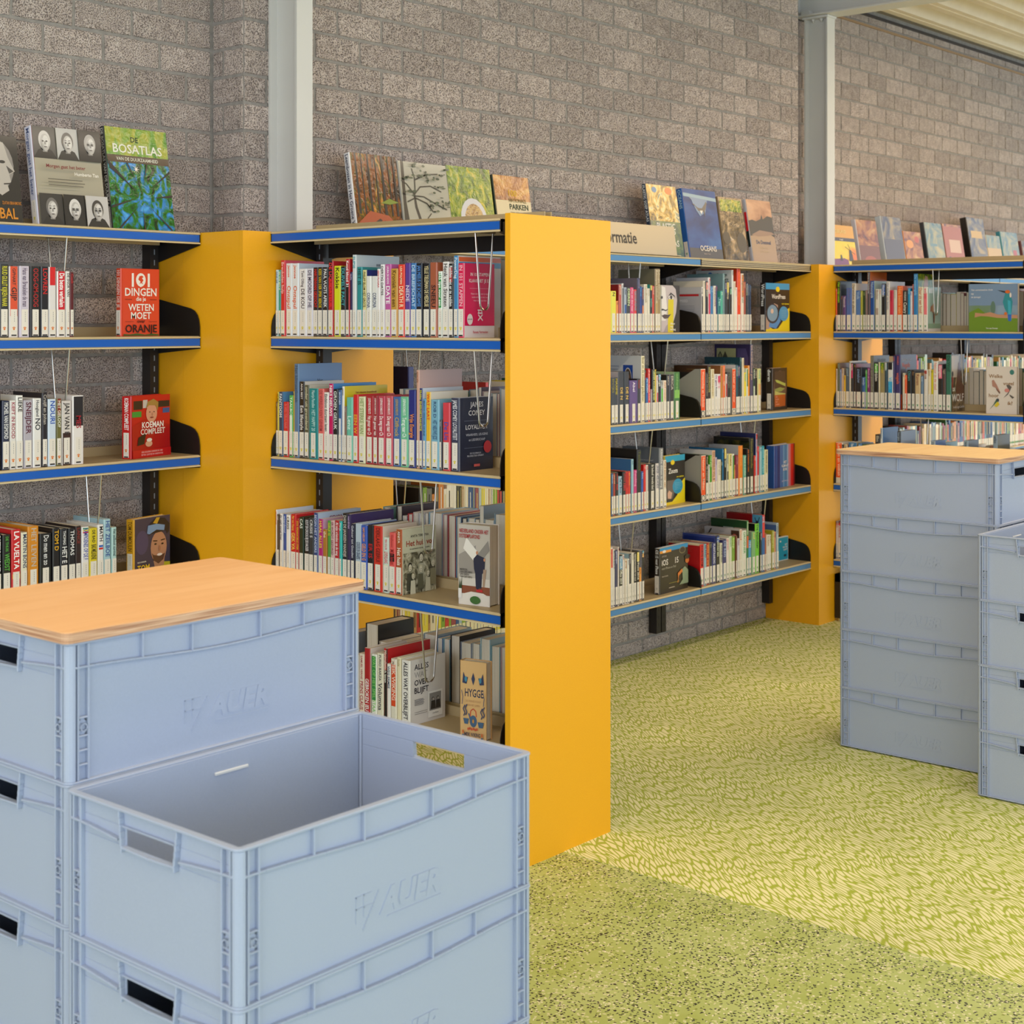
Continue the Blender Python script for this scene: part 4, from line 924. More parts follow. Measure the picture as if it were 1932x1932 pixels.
row('C32', fD2, PC, 0, S[2], '''225,266,640,241f1a,WAAR ARCHEO,a09080
270,331,510,38281a,Sterrenkunde,b8b060,4a2c14,,d=.19;b=bruin
334,397,575,e8dcbc,met bloemen,b09c6c
400,449,670,e6e2dc,De gans Robbie,2c3454,,0.7:0.98:e8d8e8
452,510,670,ece6e6,Wild is,e06890,,0.8:0.96:d82c50
517,558,510,c88428,natuur,905818,8c5a34
561,606,505,f07028,Wereld/tijd,f8c8a0,c8c4c8,,d=.18
610,644,670,d8d0c8,bouwen,ffffff,,0.45:0.97:b81c1c
647,703,640,2c2a24,Handige,808070
800,847,495,1c5060,mobiel,a0b8c0,ece0dc,,d=.19
851,887,510,1c1a20,Spotten,e0c8b0,,0.75:1:34287c
890,922,350,123c40,op,80a0a0,12404c,,d=.21;b=teal
925,963,360,e8d8bc,reizen,b0a080
967,1004,640,f0d820,fietsen,48b8b0
1007,1039,560,dce4d0,dieren,30a048,,0.6:0.98:2c7c3c
1042,1076,505,f09424,luister,fce0b0
1079,1130,100,5c5474,De herdershond gids,c8a890,2c2454,,d=.215;b=schuur
1133,1170,560,2c3c14,FRANK,e8e8d0,,0.25:0.6:d8e0c8
1173,1221,580,241e18,GIST,c0b8a0
1226,1284,565,dcd48c,mos,70b0a0,,0.4:0.65:e8b478''', 'middle shelf beneath ocean picture book', 'nature books on the right-hand middle wall shelf', EMC, .16)
row('C23', fC3, PC, 0, S[3], '''-50,32,690,30506c,web,c0c8d0
40,84,680,2c5484,Seizoen,b0c8e0
89,137,680,a83018,wereld,e0b090
142,193,660,1e1814,JUST PHOTOS/Seef,e82c28
197,266,740,a4c4d8,Taal en Bouw,2c3c70
279,339,650,1e1814,JUST PHOTOS/1001,e82c28
345,398,650,d81c18,luistergids,a01010
402,444,635,d83018,Jan Fortuin,f0a848
450,498,390,98c4d4,vol,3c6890,3c70a8,,d=.19;b=blauw5
502,564,610,d03080,Fotoblog,f0a8cc
572,655,200,1c1410,Techniek,5c6428,140c08,,d=.215
657,699,640,2c60b8,Sterk,c0d8f0
701,748,500,dc1c18,de,f0b0a0
752,798,510,e8e0d8,blij,c01820,,0.1:0.97:d8ccc8
804,938,480,1f1a15,Ik beloof/borelia blad,e8e4d8
942,1010,480,e8e0dc,LEKKER HEELHUIDS,505878
1014,1098,165,88888c,Klinische diëten in zorg,d8d8d8,6c7480,,d=.215;b=grijs3
1100,1160,410,e8dcc8,Ford zonder van,b07030''', 'third shelf below the beige sign', 'science books under the information sign', '#d8c820', .165)
row('C33', fD3, PC, 0, S[3], '''213,261,570,241f1a,Voor de natuur,c8b8a0
264,285,740,ece8e4,reis,a0b0c0
288,327,570,4c9c14,Het plan,d8f0b8,4c9c20
331,394,485,e0b494,EEN WERELD VOL B,8c6048,e0dcd8,,d=.18;b=wit1
398,428,610,c8bcd8,nieuw,7060a0
431,492,650,e6dccc,wereld,b0a890
495,522,670,34401c,zee,d0d0b0
525,548,450,1474b4,Pad,b0d8f0,1c6c9c,,d=.19
551,594,450,1d1a16,Groen leven,e8e8c8,,0.8:1:e8cc18
598,634,545,c8c8b8,natuur,606850,,0.4:0.6:4a4c50
638,692,545,ece498,mens,905030
696,735,545,ece8e0,weer,4c8c34,,0.3:0.96:4c8c34
738,764,750,e89050,zee,a05020
767,810,570,8c3040,aarde,c88090
813,889,395,ec8418,handboek,f4a850,b0b4bc,,d=.17
899,953,570,68ac94,Bomen en struiken,c8e4d8
972,1006,450,1f1812,DE STERREN VAN,e87c20
1010,1095,255,2c2a1c,Natuurfilosofie,8c8440,14120c,,d=.21;b=bos
1098,1128,575,dc2c20,aap,f0b0a8
1131,1163,170,b8c0dc,Een miljard jaren,c03c30,262c64,0.9:0.99:d82c1c,d=.21;b=mariner
1166,1196,410,dc241c,reef,f8a898
1199,1236,430,a4ccd8,ijs,3c7c9c
1239,1285,400,2c9cb0,Tussen schelpen,b0e4e8,a8ccc8
1289,1353,470,e6dcb0,Het onbekende universum,5c5438''', 'third shelf beneath ocean picture book', 'nature books on the right-hand third wall shelf', '#3c6a4c', .16)
row('C24', fC4, PC, 0, S[4], '''-50,26,520,3c4c5c,office,c0c0c0
34,82,460,e6dcd4,vlog,d03020,,0.66:0.97:d83c20
84,121,500,eae4dc,Microsoft Excel 21,20202c
124,174,510,3c3c64,geheugen,c0c0e0
177,199,450,e8dcd4,app,c04040
202,275,620,211d16,Microsoft Office 2019,e8e8d8,,0.72:0.98:3094cc
279,318,610,e4dcd8,bits,a04c40
321,364,700,ece0cc,groep,b07030
367,410,690,ece6dc,foto,708090,a8c4d0
413,459,590,28242c,Python,c0b8c0,98bccc
462,506,570,ece4d4,thuis,b0a080
509,556,570,221e1a,DIGITALE FOTOGRAFIE TOT ALLE,e8e0d0,e8dcd8
559,617,540,231f18,PowerPoint 2016,f0e8d0,,0.8:0.98:f0d818
620,664,870,f0a040,blok,c07018
667,710,520,221e18,Vlog,e8d8a8,b0acb8,0.86:0.93:f09c28;0.94:0.99:38a0d0,d=.19''', 'lowest shelf below the beige sign', 'computer books on the lowest shelf under the information sign', '#b8b4a4', .165)
row('C34', fD4, PC, 0, S[4], '''283,352,710,dc2014,KORTE EETM,401010,e8dcb8,,d=.175;b=roodk
356,399,705,90b4c8,EILAND,203850
402,456,690,b83018,Wild en vrij,e8a040
460,497,680,2c2c20,bio,a0a080,e8dcb4
500,565,680,2c3478,PLANTAARDIG,e0e0f0
570,632,560,221f18,Tuinieren,e0e8c0,3c50a0,0.86:0.98:2c4cac,d=.19;b=blauwk
636,681,690,e0dcc4,WANDELGIDS,5c5c34
684,750,630,34346c,DE REIS,b0c0e0,,0:0.4:5c8c98
754,799,600,e8dcd8,groen,d89090
802,845,570,dce0c8,bloem,3c9c44
849,903,580,7ca42c,soep,d0e498,ccd0a8,,d=.18
907,933,560,6c3018,bruin,c09070
936,974,610,d8d0dc,kaas,906090
978,1022,450,e4d8c4,brood,c85020,c9c4c8,,d=.20;b=pinguin
1025,1099,470,e8e8dc,GROENER,48a458
1102,1139,300,2c7c3c,moestuin,e8f0c8,1c4a24,0.5:0.72:e8641c,d=.21;b=groen2
1142,1183,635,48a0d4,TIPS,e0f0f8,1c6c3c
1187,1249,490,80b478,hof,e8e060,a0b498
1254,1324,350,70c814,De bijsluiter,1c2c0c,14100c
1329,1359,500,22201c,FRUIT,d0c8b8
1362,1414,200,2c64ac,vrij,a8d0e8,b01018,0.6:1:dc1c14,d=.215;b=rood2
1417,1443,520,b06038,terra,e0a080
1446,1492,545,e8e0d0,koken,a08860
1495,1530,545,e8dccc,koffie,a08860
1533,1577,470,a8a818,Mediteren,e8e8a0,,,b=olijfb
1580,1606,490,e0a078,vega,a05030
1609,1650,340,b8c8d0,reizen,4c6080,a8bcd8,,d=.2;b=blauwb''', 'lowest shelf beneath ocean picture book', 'garden and cooking books on the right-hand lowest wall shelf', '#4c8c54', .16)
G = 'face-out books on the wall shelves under the sign'
face_out(fC1, 985, 1342, 398, (0, YC + .05), EX, rad(-90), S[1], .02, '#e0d8c0', [('r', '#38302e', .0, 0, 1, 1), ('p', '#c9bcc0', [(0, 0), (.35, 0), (.62, .18), (.80, .42), (.86, .68), (.78, .92), (.6, 1), (0, 1)]), ('p', '#a89ca4', [(.10, 0), (.35, 0), (.62, .18), (.5, .22), (.25, .14)]), ('p', '#ece6e6', [(0, .25), (.22, .25), (.30, .5), (.2, .95), (0, .98)]), ('p', '#e0cc10', [(.34, 0), (.64, 0), (.66, .70), (.36, .70)]), ('p', '#3c3434', [(.32, .74), (.50, .85), (.72, .78), (.76, .72), (.70, .76), (.52, .81), (.36, .73)]), ('e', '#e8e0e0', .50, .745, .15, .042), ('e', '#2c2424', .52, .745, .055, .042), ('p', '#3c3434', [(.34, .70), (.50, .79), (.66, .74), (.50, .77)]), ('p', '#3c3434', [(0, .46), (.10, .47), (.22, .45), (.32, .48), (.34, .50), (.2, .475), (.08, .50), (0, .5)]), ('p', '#5c4c50', [(.0, .355), (.16, .385), (.32, .37), (.50, .385), (.34, .30), (.14, .29)]), ('l', '#2c2424', [(0, .35), (.18, .345), (.5, .385)], .002), ('e', '#3c3434', .0, .74, .05, .03), ('t', '#f0ece4', 'Alleen', .46, .165, .045, .36, 'l'), ('t', '#f0ece4', 'nog', .46, .105, .04, .2, 'l'), ('t', '#f0ece4', 'vandaag', .44, .045, .045, .42, 'l')], 'face-out book with half a woman\'s face and a yellow stripe', G)
face_out(fD1, 1362, 1822, 362, (0, YC + .045), EX, rad(-87), S[1], .03, '#2c2420', [('r', '#2c1f18', 0, 0, 1, 1), ('r', '#3c98d0', 0, .87, 1, 1), ('e', '#e8cc14', .5, .875, .085, .055), ('p', '#e8cc14', [(0, 0), (1, 0), (1, .50), (.90, .46), (.7, .2), (.5, .06), (.3, .05), (0, .13)]), ('p', '#b09080', [(0, .05), (.12, .05), (.5, .2), (.5, .55), (.35, .58), (.1, .5), (0, .42)]), ('p', '#5088c8', [(.12, .10), (.42, .06), (.62, .22), (.5, .4), (.2, .3)]), ('e', '#34303c', .27, .37, .27, .205), ('e', '#7c98b4', .27, .38, .22, .17), ('e', '#d8b8a8', .25, .42, .06, .05), ('e', '#4894c8', .74, .37, .20, .155), ('t', '#ece4e0', 'WordPress', .52, .68, .09, .92), ('t', '#e8cc14', 'voor iedereen', .96, .56, .04, .4, 'r')] + lines('#88b8d8', .62, .86, .30, .44, 5, .006), 'black and yellow face-out computer book with a blue top edge, upper right shelf', G, title='WordPress', emblem='#c0bcb0')
face_out(fD2, 1497, 1775, 545, (0, YC + .045), EX, rad(-84), S[2], .036, '#2c2420', [('r', '#30241e', .0, 0, 1, 1), ('e', '#6c5248', .5, .5, .45, .44), ('r', '#4a3830', .12, .52, .88, .92), ('r', '#c05c20', .12, .08, .88, .36), ('p', '#b8c060', [(.15, .72), (.3, .72), (.88, .62), (.88, .55), (.5, .62), (.25, .66)]), ('p', '#98a058', [(.12, .50), (.5, .54), (.84, .50), (.6, .44), (.14, .42)]), ('p', '#c8c070', [(.12, .46), (.4, .42), (.88, .38), (.88, .36), (.12, .36)])] + [('t', '#e8a088', s_, .18, y, .04, .6, 'l') for s_, y in (('Alles', .30), ('uit jullie', .24), ('keer', .18), ('kweetuin', .12))], 'dark face-out book with green leaves in a rounded panel, middle right shelf', G, cover='#c8a890', title='dieren', emblem='#c0bcb0')
zm = [('r', '#241c16', 0, 0, 1, 1), ('r', '#2ca0c8', 0, .88, 1, 1), ('e', '#e8cc14', .37, .86, .10, .05), ('p', '#e8d410', [(0, 0), (1, 0), (1, .52), (.85, .45), (.6, .18), (.35, .06), (0, .04)]), ('p', '#6a5a54', [(.08, .12), (.35, .12), (.5, .3), (.5, .5), (.08, .5)]), ('p', '#d8a890', [(.12, .14), (.28, .12), (.34, .24), (.18, .30), (.10, .24)]), ('e', '#2c94c0', .62, .36, .26, .155), ('t', '#ece8e4', 'Zoom', .38, .64, .10, .66), ('t', '#e8d410', 'voor iedereen', .92, .54, .035, .46, 'r'), ('r', '#e8cc10', 0, 0, 1, .06)] + lines('#80c8e0', .46, .78, .30, .43, 5, .006)
face_out(fC3, 1118, 1522, 285, (0, YC + .05), EX, rad(-90 + 4), S[3], .03, '#c8b430', zm, 'black and yellow face-out computer book with a blue circle, third shelf under sign', G)
st = [('r', '#2c58a8', 0, 0, 1, 1)]
for i, c in enumerate('2c3c90 3454a0 1c2c74 28307c 4c78b8 3c68b0 6c9ccc 4c88c0 3c78b4 88b0d8 c888a0 d8707c d81c1c c81414 701018'.split()): st.append(('r', '#' + c, i / 15, 0, (i + 1) / 15, 1))
st += [('t', '#ece4e8', 'HET', .5, .56, .06, .3), ('t', '#ece4e8', 'KLIMAAT', .5, .475, .06, .6), ('t', '#ece4e8', 'BOEK', .5, .39, .06, .36), ('t', '#c8b8d8', 'GRETA THUNBERG', .5, .13, .03, .6)]
face_out(fD3, 1455, 1818, 352, (0, YC + .045), EX, rad(-86), S[3], .045, '#1c50a0', st, 'thick face-out book with vertical blue to red stripes, third shelf', G, cover='#b8c0dc')
ios = [('r', '#2c2210', 0, 0, 1, 1), ('r', '#2890cc', 0, .91, 1, 1), ('r', '#e89414', 0, .885, .40, .94), ('e', '#ece4d8', .15, .92, .06, .03), ('e', '#8c8058', .80, .87, .115, .075), ('e', '#3c2c18', .80, .87, .095, .062), ('t', '#a89890', 'ONTDEK', .06, .80, .035, .28, 'l'), ('t', '#ece4dc', 'iOS', .06, .62, .125, .42, 'l'), ('t', '#ece4dc', '15', .53, .62, .125, .2, 'l'), ('t', '#a09888', 'voor iPhone en iPad', .05, .53, .05, .66, 'l'), ('t', '#c8b8a8', 'Henny Temmink', .06, .37, .026, .42, 'l'), ('p', '#8c9c80', [(.68, .12), (.80, .22), (.78, .45), (.88, .50), (1, .40), (1, .12)]), ('e', '#c86820', .96, .62, .07, .06), ('p', '#d87828', [(.62, .38), (.76, .46), (.80, .40), (.66, .32), (.60, .18), (.64, .18)]), ('e', '#2c1c10', .97, .70, .10, .05), ('r', '#98903c', .30, .20, .68, .21), ('r', '#c8b8a8', .30, .10, .50, .115)]
face_out(fC4, 1008, 1582, 365, (0, YC + .03), EX, rad(-90 + 3), S[4], .026, '#34281c', ios, 'dark brown face-out phone guide with orange corner, lowest shelf under the sign', G, cover='#a8b0bc', title='iOS 15 voor iPhone', emblem='#c0bcb0')
face_out(fD4, 1610, 1813, 558, (0, YC + .12), EX, rad(-90), S[4], .012, '#e4e8ea', [('r', '#2ca0c4', 0, .03, .97, .97), ('t', '#ece8e8', 'HET', .9, .62, .075, .4, 'r'), ('t', '#ece8e8', 'WATER', .9, .515, .075, .75, 'r'), ('t', '#ece8e8', 'KOMT', .9, .41, .075, .62, 'r'), ('e', '#ece8e8', .3, .82, .06, .04), ('r', '#2c3c48', .60, .16, .82, .25)], 'small light blue face-out book beside the end bracket, lowest right shelf', G)
def box_file(fr, u0, u1, vt, z, P, text, label, w2=0):
    ox, oy, s = fr; s0, d0 = onplane(u0 / s + ox, P, EX); s1, d1 = onplane(u1 / s + ox, P, EX); t = s1 - s0; h = zat(vt / s + oy, d0) - z
    o = thing('magazine_file', label, 'magazine file', (s0 + t / 2, P[1], z + .0004), 0, 'magazine files on the shelves'); a = t / 2
    G_ = mat('#a8a49c', .5); mb = MB(); D = .20
    side = [(0, 0), (D, 0), (D, h * .55), (.03, h), (0, h)]
    mb.prism([(p[0], p[1]) for p in side], -a, -a + .0015, G_, 'x'); mb.prism(side, a - .0015, a, G_, 'x'); mb.box(-a, 0, 0, a, .0015, h, ink('#e6dccc')); mb.box(-a, 0, 0, a, D, .0015, G_); mb.box(-a, D - .0015, 0, a, D, h * .55, G_)
    mb.obj('body', o, True)
    mb = MB(); mb.box(-a * .82, -.0008, h * .14, a * .82, 0, h * .985, ink('#f0561a')); k = mb.obj('colour_label', o); k['label'] = 'orange front label'
    mb = MB(); addtext(mb, text, (-t * .16, -.0012, h * .95), (0, 0, -1), (1, 0, 0), t * .38, h * .75, ink('#f4d8c0'), 'l')
    for i in range(12):
        q0, q1 = 2 * pi * i / 12, 2 * pi * (i + 1) / 12; cz = h * .075; r0, r1 = a * .5, a * .68
        mb.face([(r0 * cos(q0), -.0006, cz + r0 * sin(q0)), (r1 * cos(q0), -.0006, cz + r1 * sin(q0)), (r1 * cos(q1), -.0006, cz + r1 * sin(q1)), (r0 * cos(q1), -.0006, cz + r0 * sin(q1))], ink('#1c2420'))
    mb.obj('title', o)
box_file(fD2, 118, 212, 575, S[2], PC, 'Wetenschap en Techniek', 'grey magazine file with orange label first on the right-hand middle wall shelf')
box_file(fD2, 722, 795, 568, S[2], PC, 'Verkeer en Vervoer', 'grey magazine file with orange label amid books on the right-hand middle wall shelf')
box_file(fD3, 120, 208, 580, S[3], PC, 'Natuur en Milieu', 'grey magazine file with orange label first on the right-hand third wall shelf')

fE1, fE1b, fE2, fE2b = (1565, 500, 9.66), (1740, 500, 10.06), (1565, 640, 9.66), (1740, 640, 8.4)
row('D1', fE1, PD, R90, S[1], '''62,128,430,f06030,strip,f0c0b0,,0:0.14:dcd8e0
132,204,290,1e1a18,Het volgroeien,98d820
207,238,560,3c3848,huis,c86040,,0.1:0.4:c84830
241,296,560,5c3c7c,Toetanch,e0d8e8,,0.3:0.42:c8a868
299,397,420,4c6cb4,insecten,6c70a0
400,471,335,e4d8c4,Dierentuinen en planten,4c4038,d8c8b0,,d=.17
475,558,465,5078b8,Volk,a8c0dc
560,600,470,a8a424,Water,e0e090
604,648,470,2c4420,veld,a0b070,,0:0.3:4c3420
651,683,460,8c746c,paddestoel,c8b0a8
686,736,125,4c4c54,Dieren en huisdieren,c8c8cc,e07028,,d=.185
738,812,290,1c4c98,Natuurgids,b8c8e0,b8c8b8,,d=.18
832,898,440,e0d8cc,Bodem,907c74,,0:0.55:b09c90
901,941,440,e0e4dc,kleur,d04040
945,1020,340,201c1c,Honden,e8e8e8,,0.76:0.98:2458b0
1030,1090,300,e4dcd0,Het verhaal van bomen,7c80a0,d8ccc0,,d=.17
1092,1161,460,d02c48,Slangen,b01c38
1165,1221,455,dcd8cc,bomen,b0a890
1225,1325,380,ee6820,Het beste van,f8b070
1330,1421,465,2c2420,VOGELBOEK/Canary,e0dcd4
1425,1466,425,1c98d0,zoon,b0e0f4
1469,1504,480,dcd8e0,oor,3c4cb0
1507,1525,350,b85c48,rode,e0a890
1528,1604,160,2a80c0,De vossengids,8cc4e8,3c4a2c,,d=.185;a=gruppe
1608,1702,400,e4dcc0,Daar zit een hond,c86450
1705,1782,400,ece0d8,welpen,e04c5c,a8b8b0,0.3:0.85:f07880''', 'upper shelf, far double bookcase', 'animal books on the upper shelf of the far bookcase', EMG, .13, art=BACK['dog'])
row('D2', fE2, PD, R90, S[2], '''76,138,540,e6dcd4,Geschiedenis van de,90847c
141,184,435,5c6450,roof,a0a890,7c5c48
187,214,550,8098c8,vis,d0d8f0
217,251,530,c8ac94,kamer,806050
254,286,660,e8b41c,poes,906808
290,355,520,4c6074,paard,98b0c0
358,385,400,e4dcd0,kip,707060,e0d4c4
388,430,430,241c1c,Paarden,e8e0e0,,0.66:0.98:dc1c68
433,476,450,2c241c,uil,c8a040,98181c
479,580,520,24242c,zwaluw,8098c0,,0.2:0.34:d89484
590,650,690,4068a8,konijn,c0d0e8
653,676,560,58ac4c,kikker,d0f0c0
679,735,520,842c74,Pony's en paarden,e0b0d8
741,806,300,6c685c,Handboek spier gezondheid,989484,5c544c,,d=.17;a=gedrag
810,888,430,1c1814,Paardrijden,ece8e4,,0.78:0.98:50c018
891,914,420,e4d8b8,stal,a09870
918,998,430,a09064,ruiter,c8b830,,0.85:1:2c7c1c
1003,1048,430,2c4858,Honden,b0c8d4,,0.85:1:e0dcd4
1056,1149,430,e0e0e0,/Vissen,58c0e8,,0.3:0.6:1c9cd8;0.85:1:14141c
1152,1190,310,3c3068,nest,c05040
1197,1284,285,3c3470,VOGELS/vogels,e06c48,4a3f48,,d=.18;a=vogels
1325,1364,620,e8dcc0,lam,807050
1368,1406,655,f05c20,vos,f8b080
1411,1487,560,1e1a18,Otters,58a0a0
1491,1552,570,221e1c,das,907050,201c1c
1556,1652,620,d0b488,Raven,8c5040
1657,1706,670,6c88a8,beek,c0d0e0''', 'middle shelf, far double bookcase', 'animal books on the middle shelf of the far bookcase', EMG, .14)
row('D2b', fE2b, PD, R90, S[2], '''24,82,485,e4dcd4,grote,905040,,0.9:0.98:c02020
85,132,480,e8d8b8,lijster,a09070
135,170,485,d8c818,bij,606010
173,243,355,ece4dc,Natuur in de stad,e09080
247,319,400,241c1c,Slangen,e0d8d4,,0.7:0.99:f0708c
323,368,470,5c4440,egel,c0a890
372,455,245,34705c,De Wolf,1c4438,5c4838,,d=.155''', 'middle shelf, far double bookcase', 'animal books on the middle shelf of the far bookcase', EMG, .14, start=26, art=BACK['wolf'])
king = [('r', GREENB, 0, 0, 1, 1), ('r', '#7890b0', .0, .55, 1, 1), ('e', '#5f7a6c', .50, .50, .05, .14), ('p', '#6c8c20', [(0, 0), (1, 0), (1, .33), (.7, .30), (.4, .34), (.2, .5), (0, .4)]), ('p', '#c08c6c', [(.12, .30), (.13, .40), (.30, .38), (.45, .41), (.60, .36), (1, .35), (1, .28), (.6, .29), (.4, .32), (.25, .33)]), ('p', '#2c8c98', [(.70, .62), (.76, .84), (.84, .84), (.90, .62), (.88, .40), (.80, .38), (.74, .48)]), ('p', '#3ca8c0', [(.80, .66), (.86, .64), (.88, .25), (.82, .24)]), ('p', '#3068c0', [(.80, .36), (.88, .36), (.87, .22), (.81, .23)]), ('p', '#2c3034', [(.59, .87), (.78, .84), (.77, .80), (.70, .82)]), ('e', '#d86820', .80, .83, .05, .035), ('e', '#e8dcd0', .86, .76, .02, .05), ('e', '#d87028', .76, .38, .03, .03), ('t', '#e0dce0', 'Van oeverzwaluw thuis', .05, .86, .035, .46, 'l'), ('t', '#e0dce0', 'op', .05, .78, .035, .1, 'l'), ('t', '#e0dce0', 'de ijsvogel', .05, .71, .035, .22, 'l'), ('t', '#e8e4e0', 'Ton van Drunen', .48, .06, .03, .24)]
face_out(fE1b, 872, 1812, 350, (6.990 + .016, 0), EY, rad(-180), S[1], .02, '#6c7c84', king, 'wide face-out book with a kingfisher on a branch, far bookcase', 'face-out books on the far double-sided bookcase')
vog = [('r', '#dcd0c8', 0, 0, 1, 1), ('e', '#3c7c74', .84, .885, .075, .055), ('t', '#8c6430', 'Welke', .08, .76, .075, .5, 'l'), ('t', '#8c6430', 'vogel', .90, .61, .075, .42, 'r'), ('t', '#8c6430', 'hoor', .08, .35, .075, .38, 'l'), ('t', '#8c6430', 'ik?', .86, .195, .075, .28, 'r'), ('p', '#b08070', [(.18, .70), (.24, .72), (.34, .62), (.46, .46), (.42, .45), (.30, .55), (.20, .58)]), ('p', '#6c4c40', [(.30, .56), (.46, .45), (.44, .42), (.34, .50)]), ('p', '#5c5450', [(.56, .34), (.72, .42), (.84, .58), (.72, .62), (.66, .60), (.76, .50), (.70, .44)]), ('p', '#5c5450', [(.76, .42), (.92, .36), (.86, .33), (.78, .38)]), ('e', '#d08078', .68, .50, .08, .04), ('p', '#3c6448', [(.10, .08), (.30, .22), (.40, .28), (.34, .32), (.24, .20)]), ('p', '#d8c030', [(.26, .17), (.38, .27), (.44, .20), (.34, .14)]), ('e', '#34404c', .38, .29, .045, .035)]
face_out(fE2b, 1006, 1500, 440, (6.990 + .016, 0), EY, rad(-176), S[2], .03, '#e0d4cc', vog, 'pale face-out book with three painted birds, far bookcase', 'face-out books on the far double-sided bookcase', cover='#e8e0d8')
# third and fourth shelf of the far bookcase (mostly hidden by the crates)
fE3 = (1540, 620, 4.929)
box = thing
row('D3', fE3, PD, R90, S[3], '''222,256,1078,2c2a2c,gids,a0a0a0,e0c040
258,290,1078,d8ccb0,reis,606060,a04830
296,372,1060,3c7cb4,land,d0e0f0,c8b890
386,420,1068,4c7cb0,zee,d0e0f0,4878a8
424,540,1080,3c6c44,berg,b0c090,8c9c34
546,590,985,3c3430,film,c8c0b0
594,616,925,dce0e4,Kilimanjaro,3c5c80,1c60a0,,d=.17;a=kili
750,784,955,384048,bergen,a0b0c8,7c8494,,d=.17
1060,1105,1045,a8b4c0,reis,607080,3c60a0,,d=.12
1368,1412,1042,94a4b4,wereld,506070,5c5c60,,d=.12
1640,1682,992,8c9cb0,atlas,405060,7c7444,,d=.15''' , 'third shelf, far double bookcase', 'travel books behind the far plywood lid', EMG, .12)
def bf2():
    P = PD; ox, oy, s = fE3
    s0, d0 = onplane(142 / s + ox, P, EY); s1, d1 = onplane(204 / s + ox, P, EY); t = s1 - s0; h = zat(1055 / s + oy, d0) - S[3]
    ro = make_book(t, .13, h, '#e6dccc', '#dcd4c4', 'Landen en volken', '#f4d8c0', ((.14, .99, '#f0561a'),)); ro.location = (P[0], min(-(s0 + t / 2), 3.8215 - t / 2), S[3] + .0004); ro.rotation_euler = (0, 0, R90)
    ro.name = 'magazine_file'; tag(ro, 'cream file with orange spine beside the yellow casing, left of the far crate stack', 'magazine file', 'magazine files on the shelves')
bf2()
row('D4', (1540, 820, 4.929), PD, R90, S[4], '''133,166,800,dcd4dc,LOIRESTREEK,c04848,,0.88:0.93:d81c2c;0.93:1:2c2c30
168,200,800,dcd4dc,NORMANDIE,c04848,,0.88:0.93:d81c2c;0.93:1:2c2c30
202,236,800,dcd4dc,PROVENCE,c04848,,0.88:0.93:d81c2c;0.93:1:2c2c30
238,270,800,c8d0dc,ALPEN,c04848,,0.88:0.93:d81c2c''', 'lowest shelf, far double bookcase', 'travel guides left of the far crate stack', '#3c70a8', .13)

# ------------------------------------------------------------------ display books on the top shelves
DG = 'large picture books displayed face out on the top shelves'
def disp(fr, u0, u1, vt, y, z, t, c, art, label, cover=None, title='', tc='#fff', lean=9, h=None, bands=(), emblem=None):
    return face_out(fr, u0, u1, vt, (0, y), EX, rad(-90), z, t, c, art, label, DG, cover, title, tc, rad(lean), emblem, h=h, bands=bands)
T0 = S[0]; YDA, YDC, YDE = 4.13, 3.965, 4.13
disp(fA1, -300, 165, 150, YDA, T0, .03, '#141210', [('r', '#12100e', 0, 0, 1, 1), ('e', '#8a8480', .62, .66, .30, .30), ('p', '#b8b0a8', [(.55, .95), (.78, .92), (.84, .75), (.93, .60), (.84, .56), (.86, .48), (.80, .44), (.82, .38), (.7, .32), (.55, .4)]), ('e', '#2c2826', .74, .70, .05, .018), ('p', '#4a4542', [(.80, .66), (.91, .60), (.84, .57)]), ('l', '#3a3432', [(.74, .45), (.85, .46)], .004), ('t', '#c87c20', 'ZLATAN IBRAHIMOVIC', .84, .22, .035, .30), ('t', '#d88a20', 'VOETBAL', .92, .06, .12, .72, 'r')], 'dark football book with a face in profile, cut off at the left picture edge')
mg = [('r', '#a8a08c', 0, 0, 1, 1)]
mg += portrait(.17, .84, .08, '#4a4846', '#cfcac6', .34, .32) + portrait(.50, .84, .08, '#b8b6b4', '#5c5856', .32, .32) + portrait(.83, .84, .08, '#1c1a1a', '#a8a4a0', .34, .32, True)
mg += portrait(.17, .16, .08, '#2a2828', '#6c6866', .34, .32) + portrait(.50, .16, .08, '#141214', '#dcd8d4', .32, .32, True) + portrait(.83, .16, .08, '#c4c0be', '#3a3634', .34, .32, True)
mg += [('t', '#7c2028', 'Morgen gaat het beter', .40, .575, .034, .62), ('t', '#ece6dc', 'Humberto Tan', .88, .51, .034, .36, 'r')] + lines('#4a463e', .12, .66, .40, .46, 3, .007, .06)
disp(fA1, 272, 750, 118, YDA, T0, .036, '#d4d4e4', mg, 'grey book with six black and white portraits, left wall top shelf', '#8c1c34', 'Morgen gaat het beter', '#5a6a9a', emblem='#d8d040')
bo = [('r', CANOPY, 0, 0, 1, 1), ('r', m_photo('gold_green_print', ['#3c7a28', '#6a9a30', '#a8a830', '#58903c'], (14, 14, 10), 5, 1, .16, .35), 0, .73, 1, 1), ('r', '#4a3418', 0, .66, 1, .73), ('t', '#1c3018', 'DE', .46, .865, .05, .14), ('t', '#ece8d8', 'BOSATLAS', .5, .755, .085, .86), ('t', '#dcd8c8', 'VAN DE DUURZAAMHEID', .48, .68, .032, .68)]
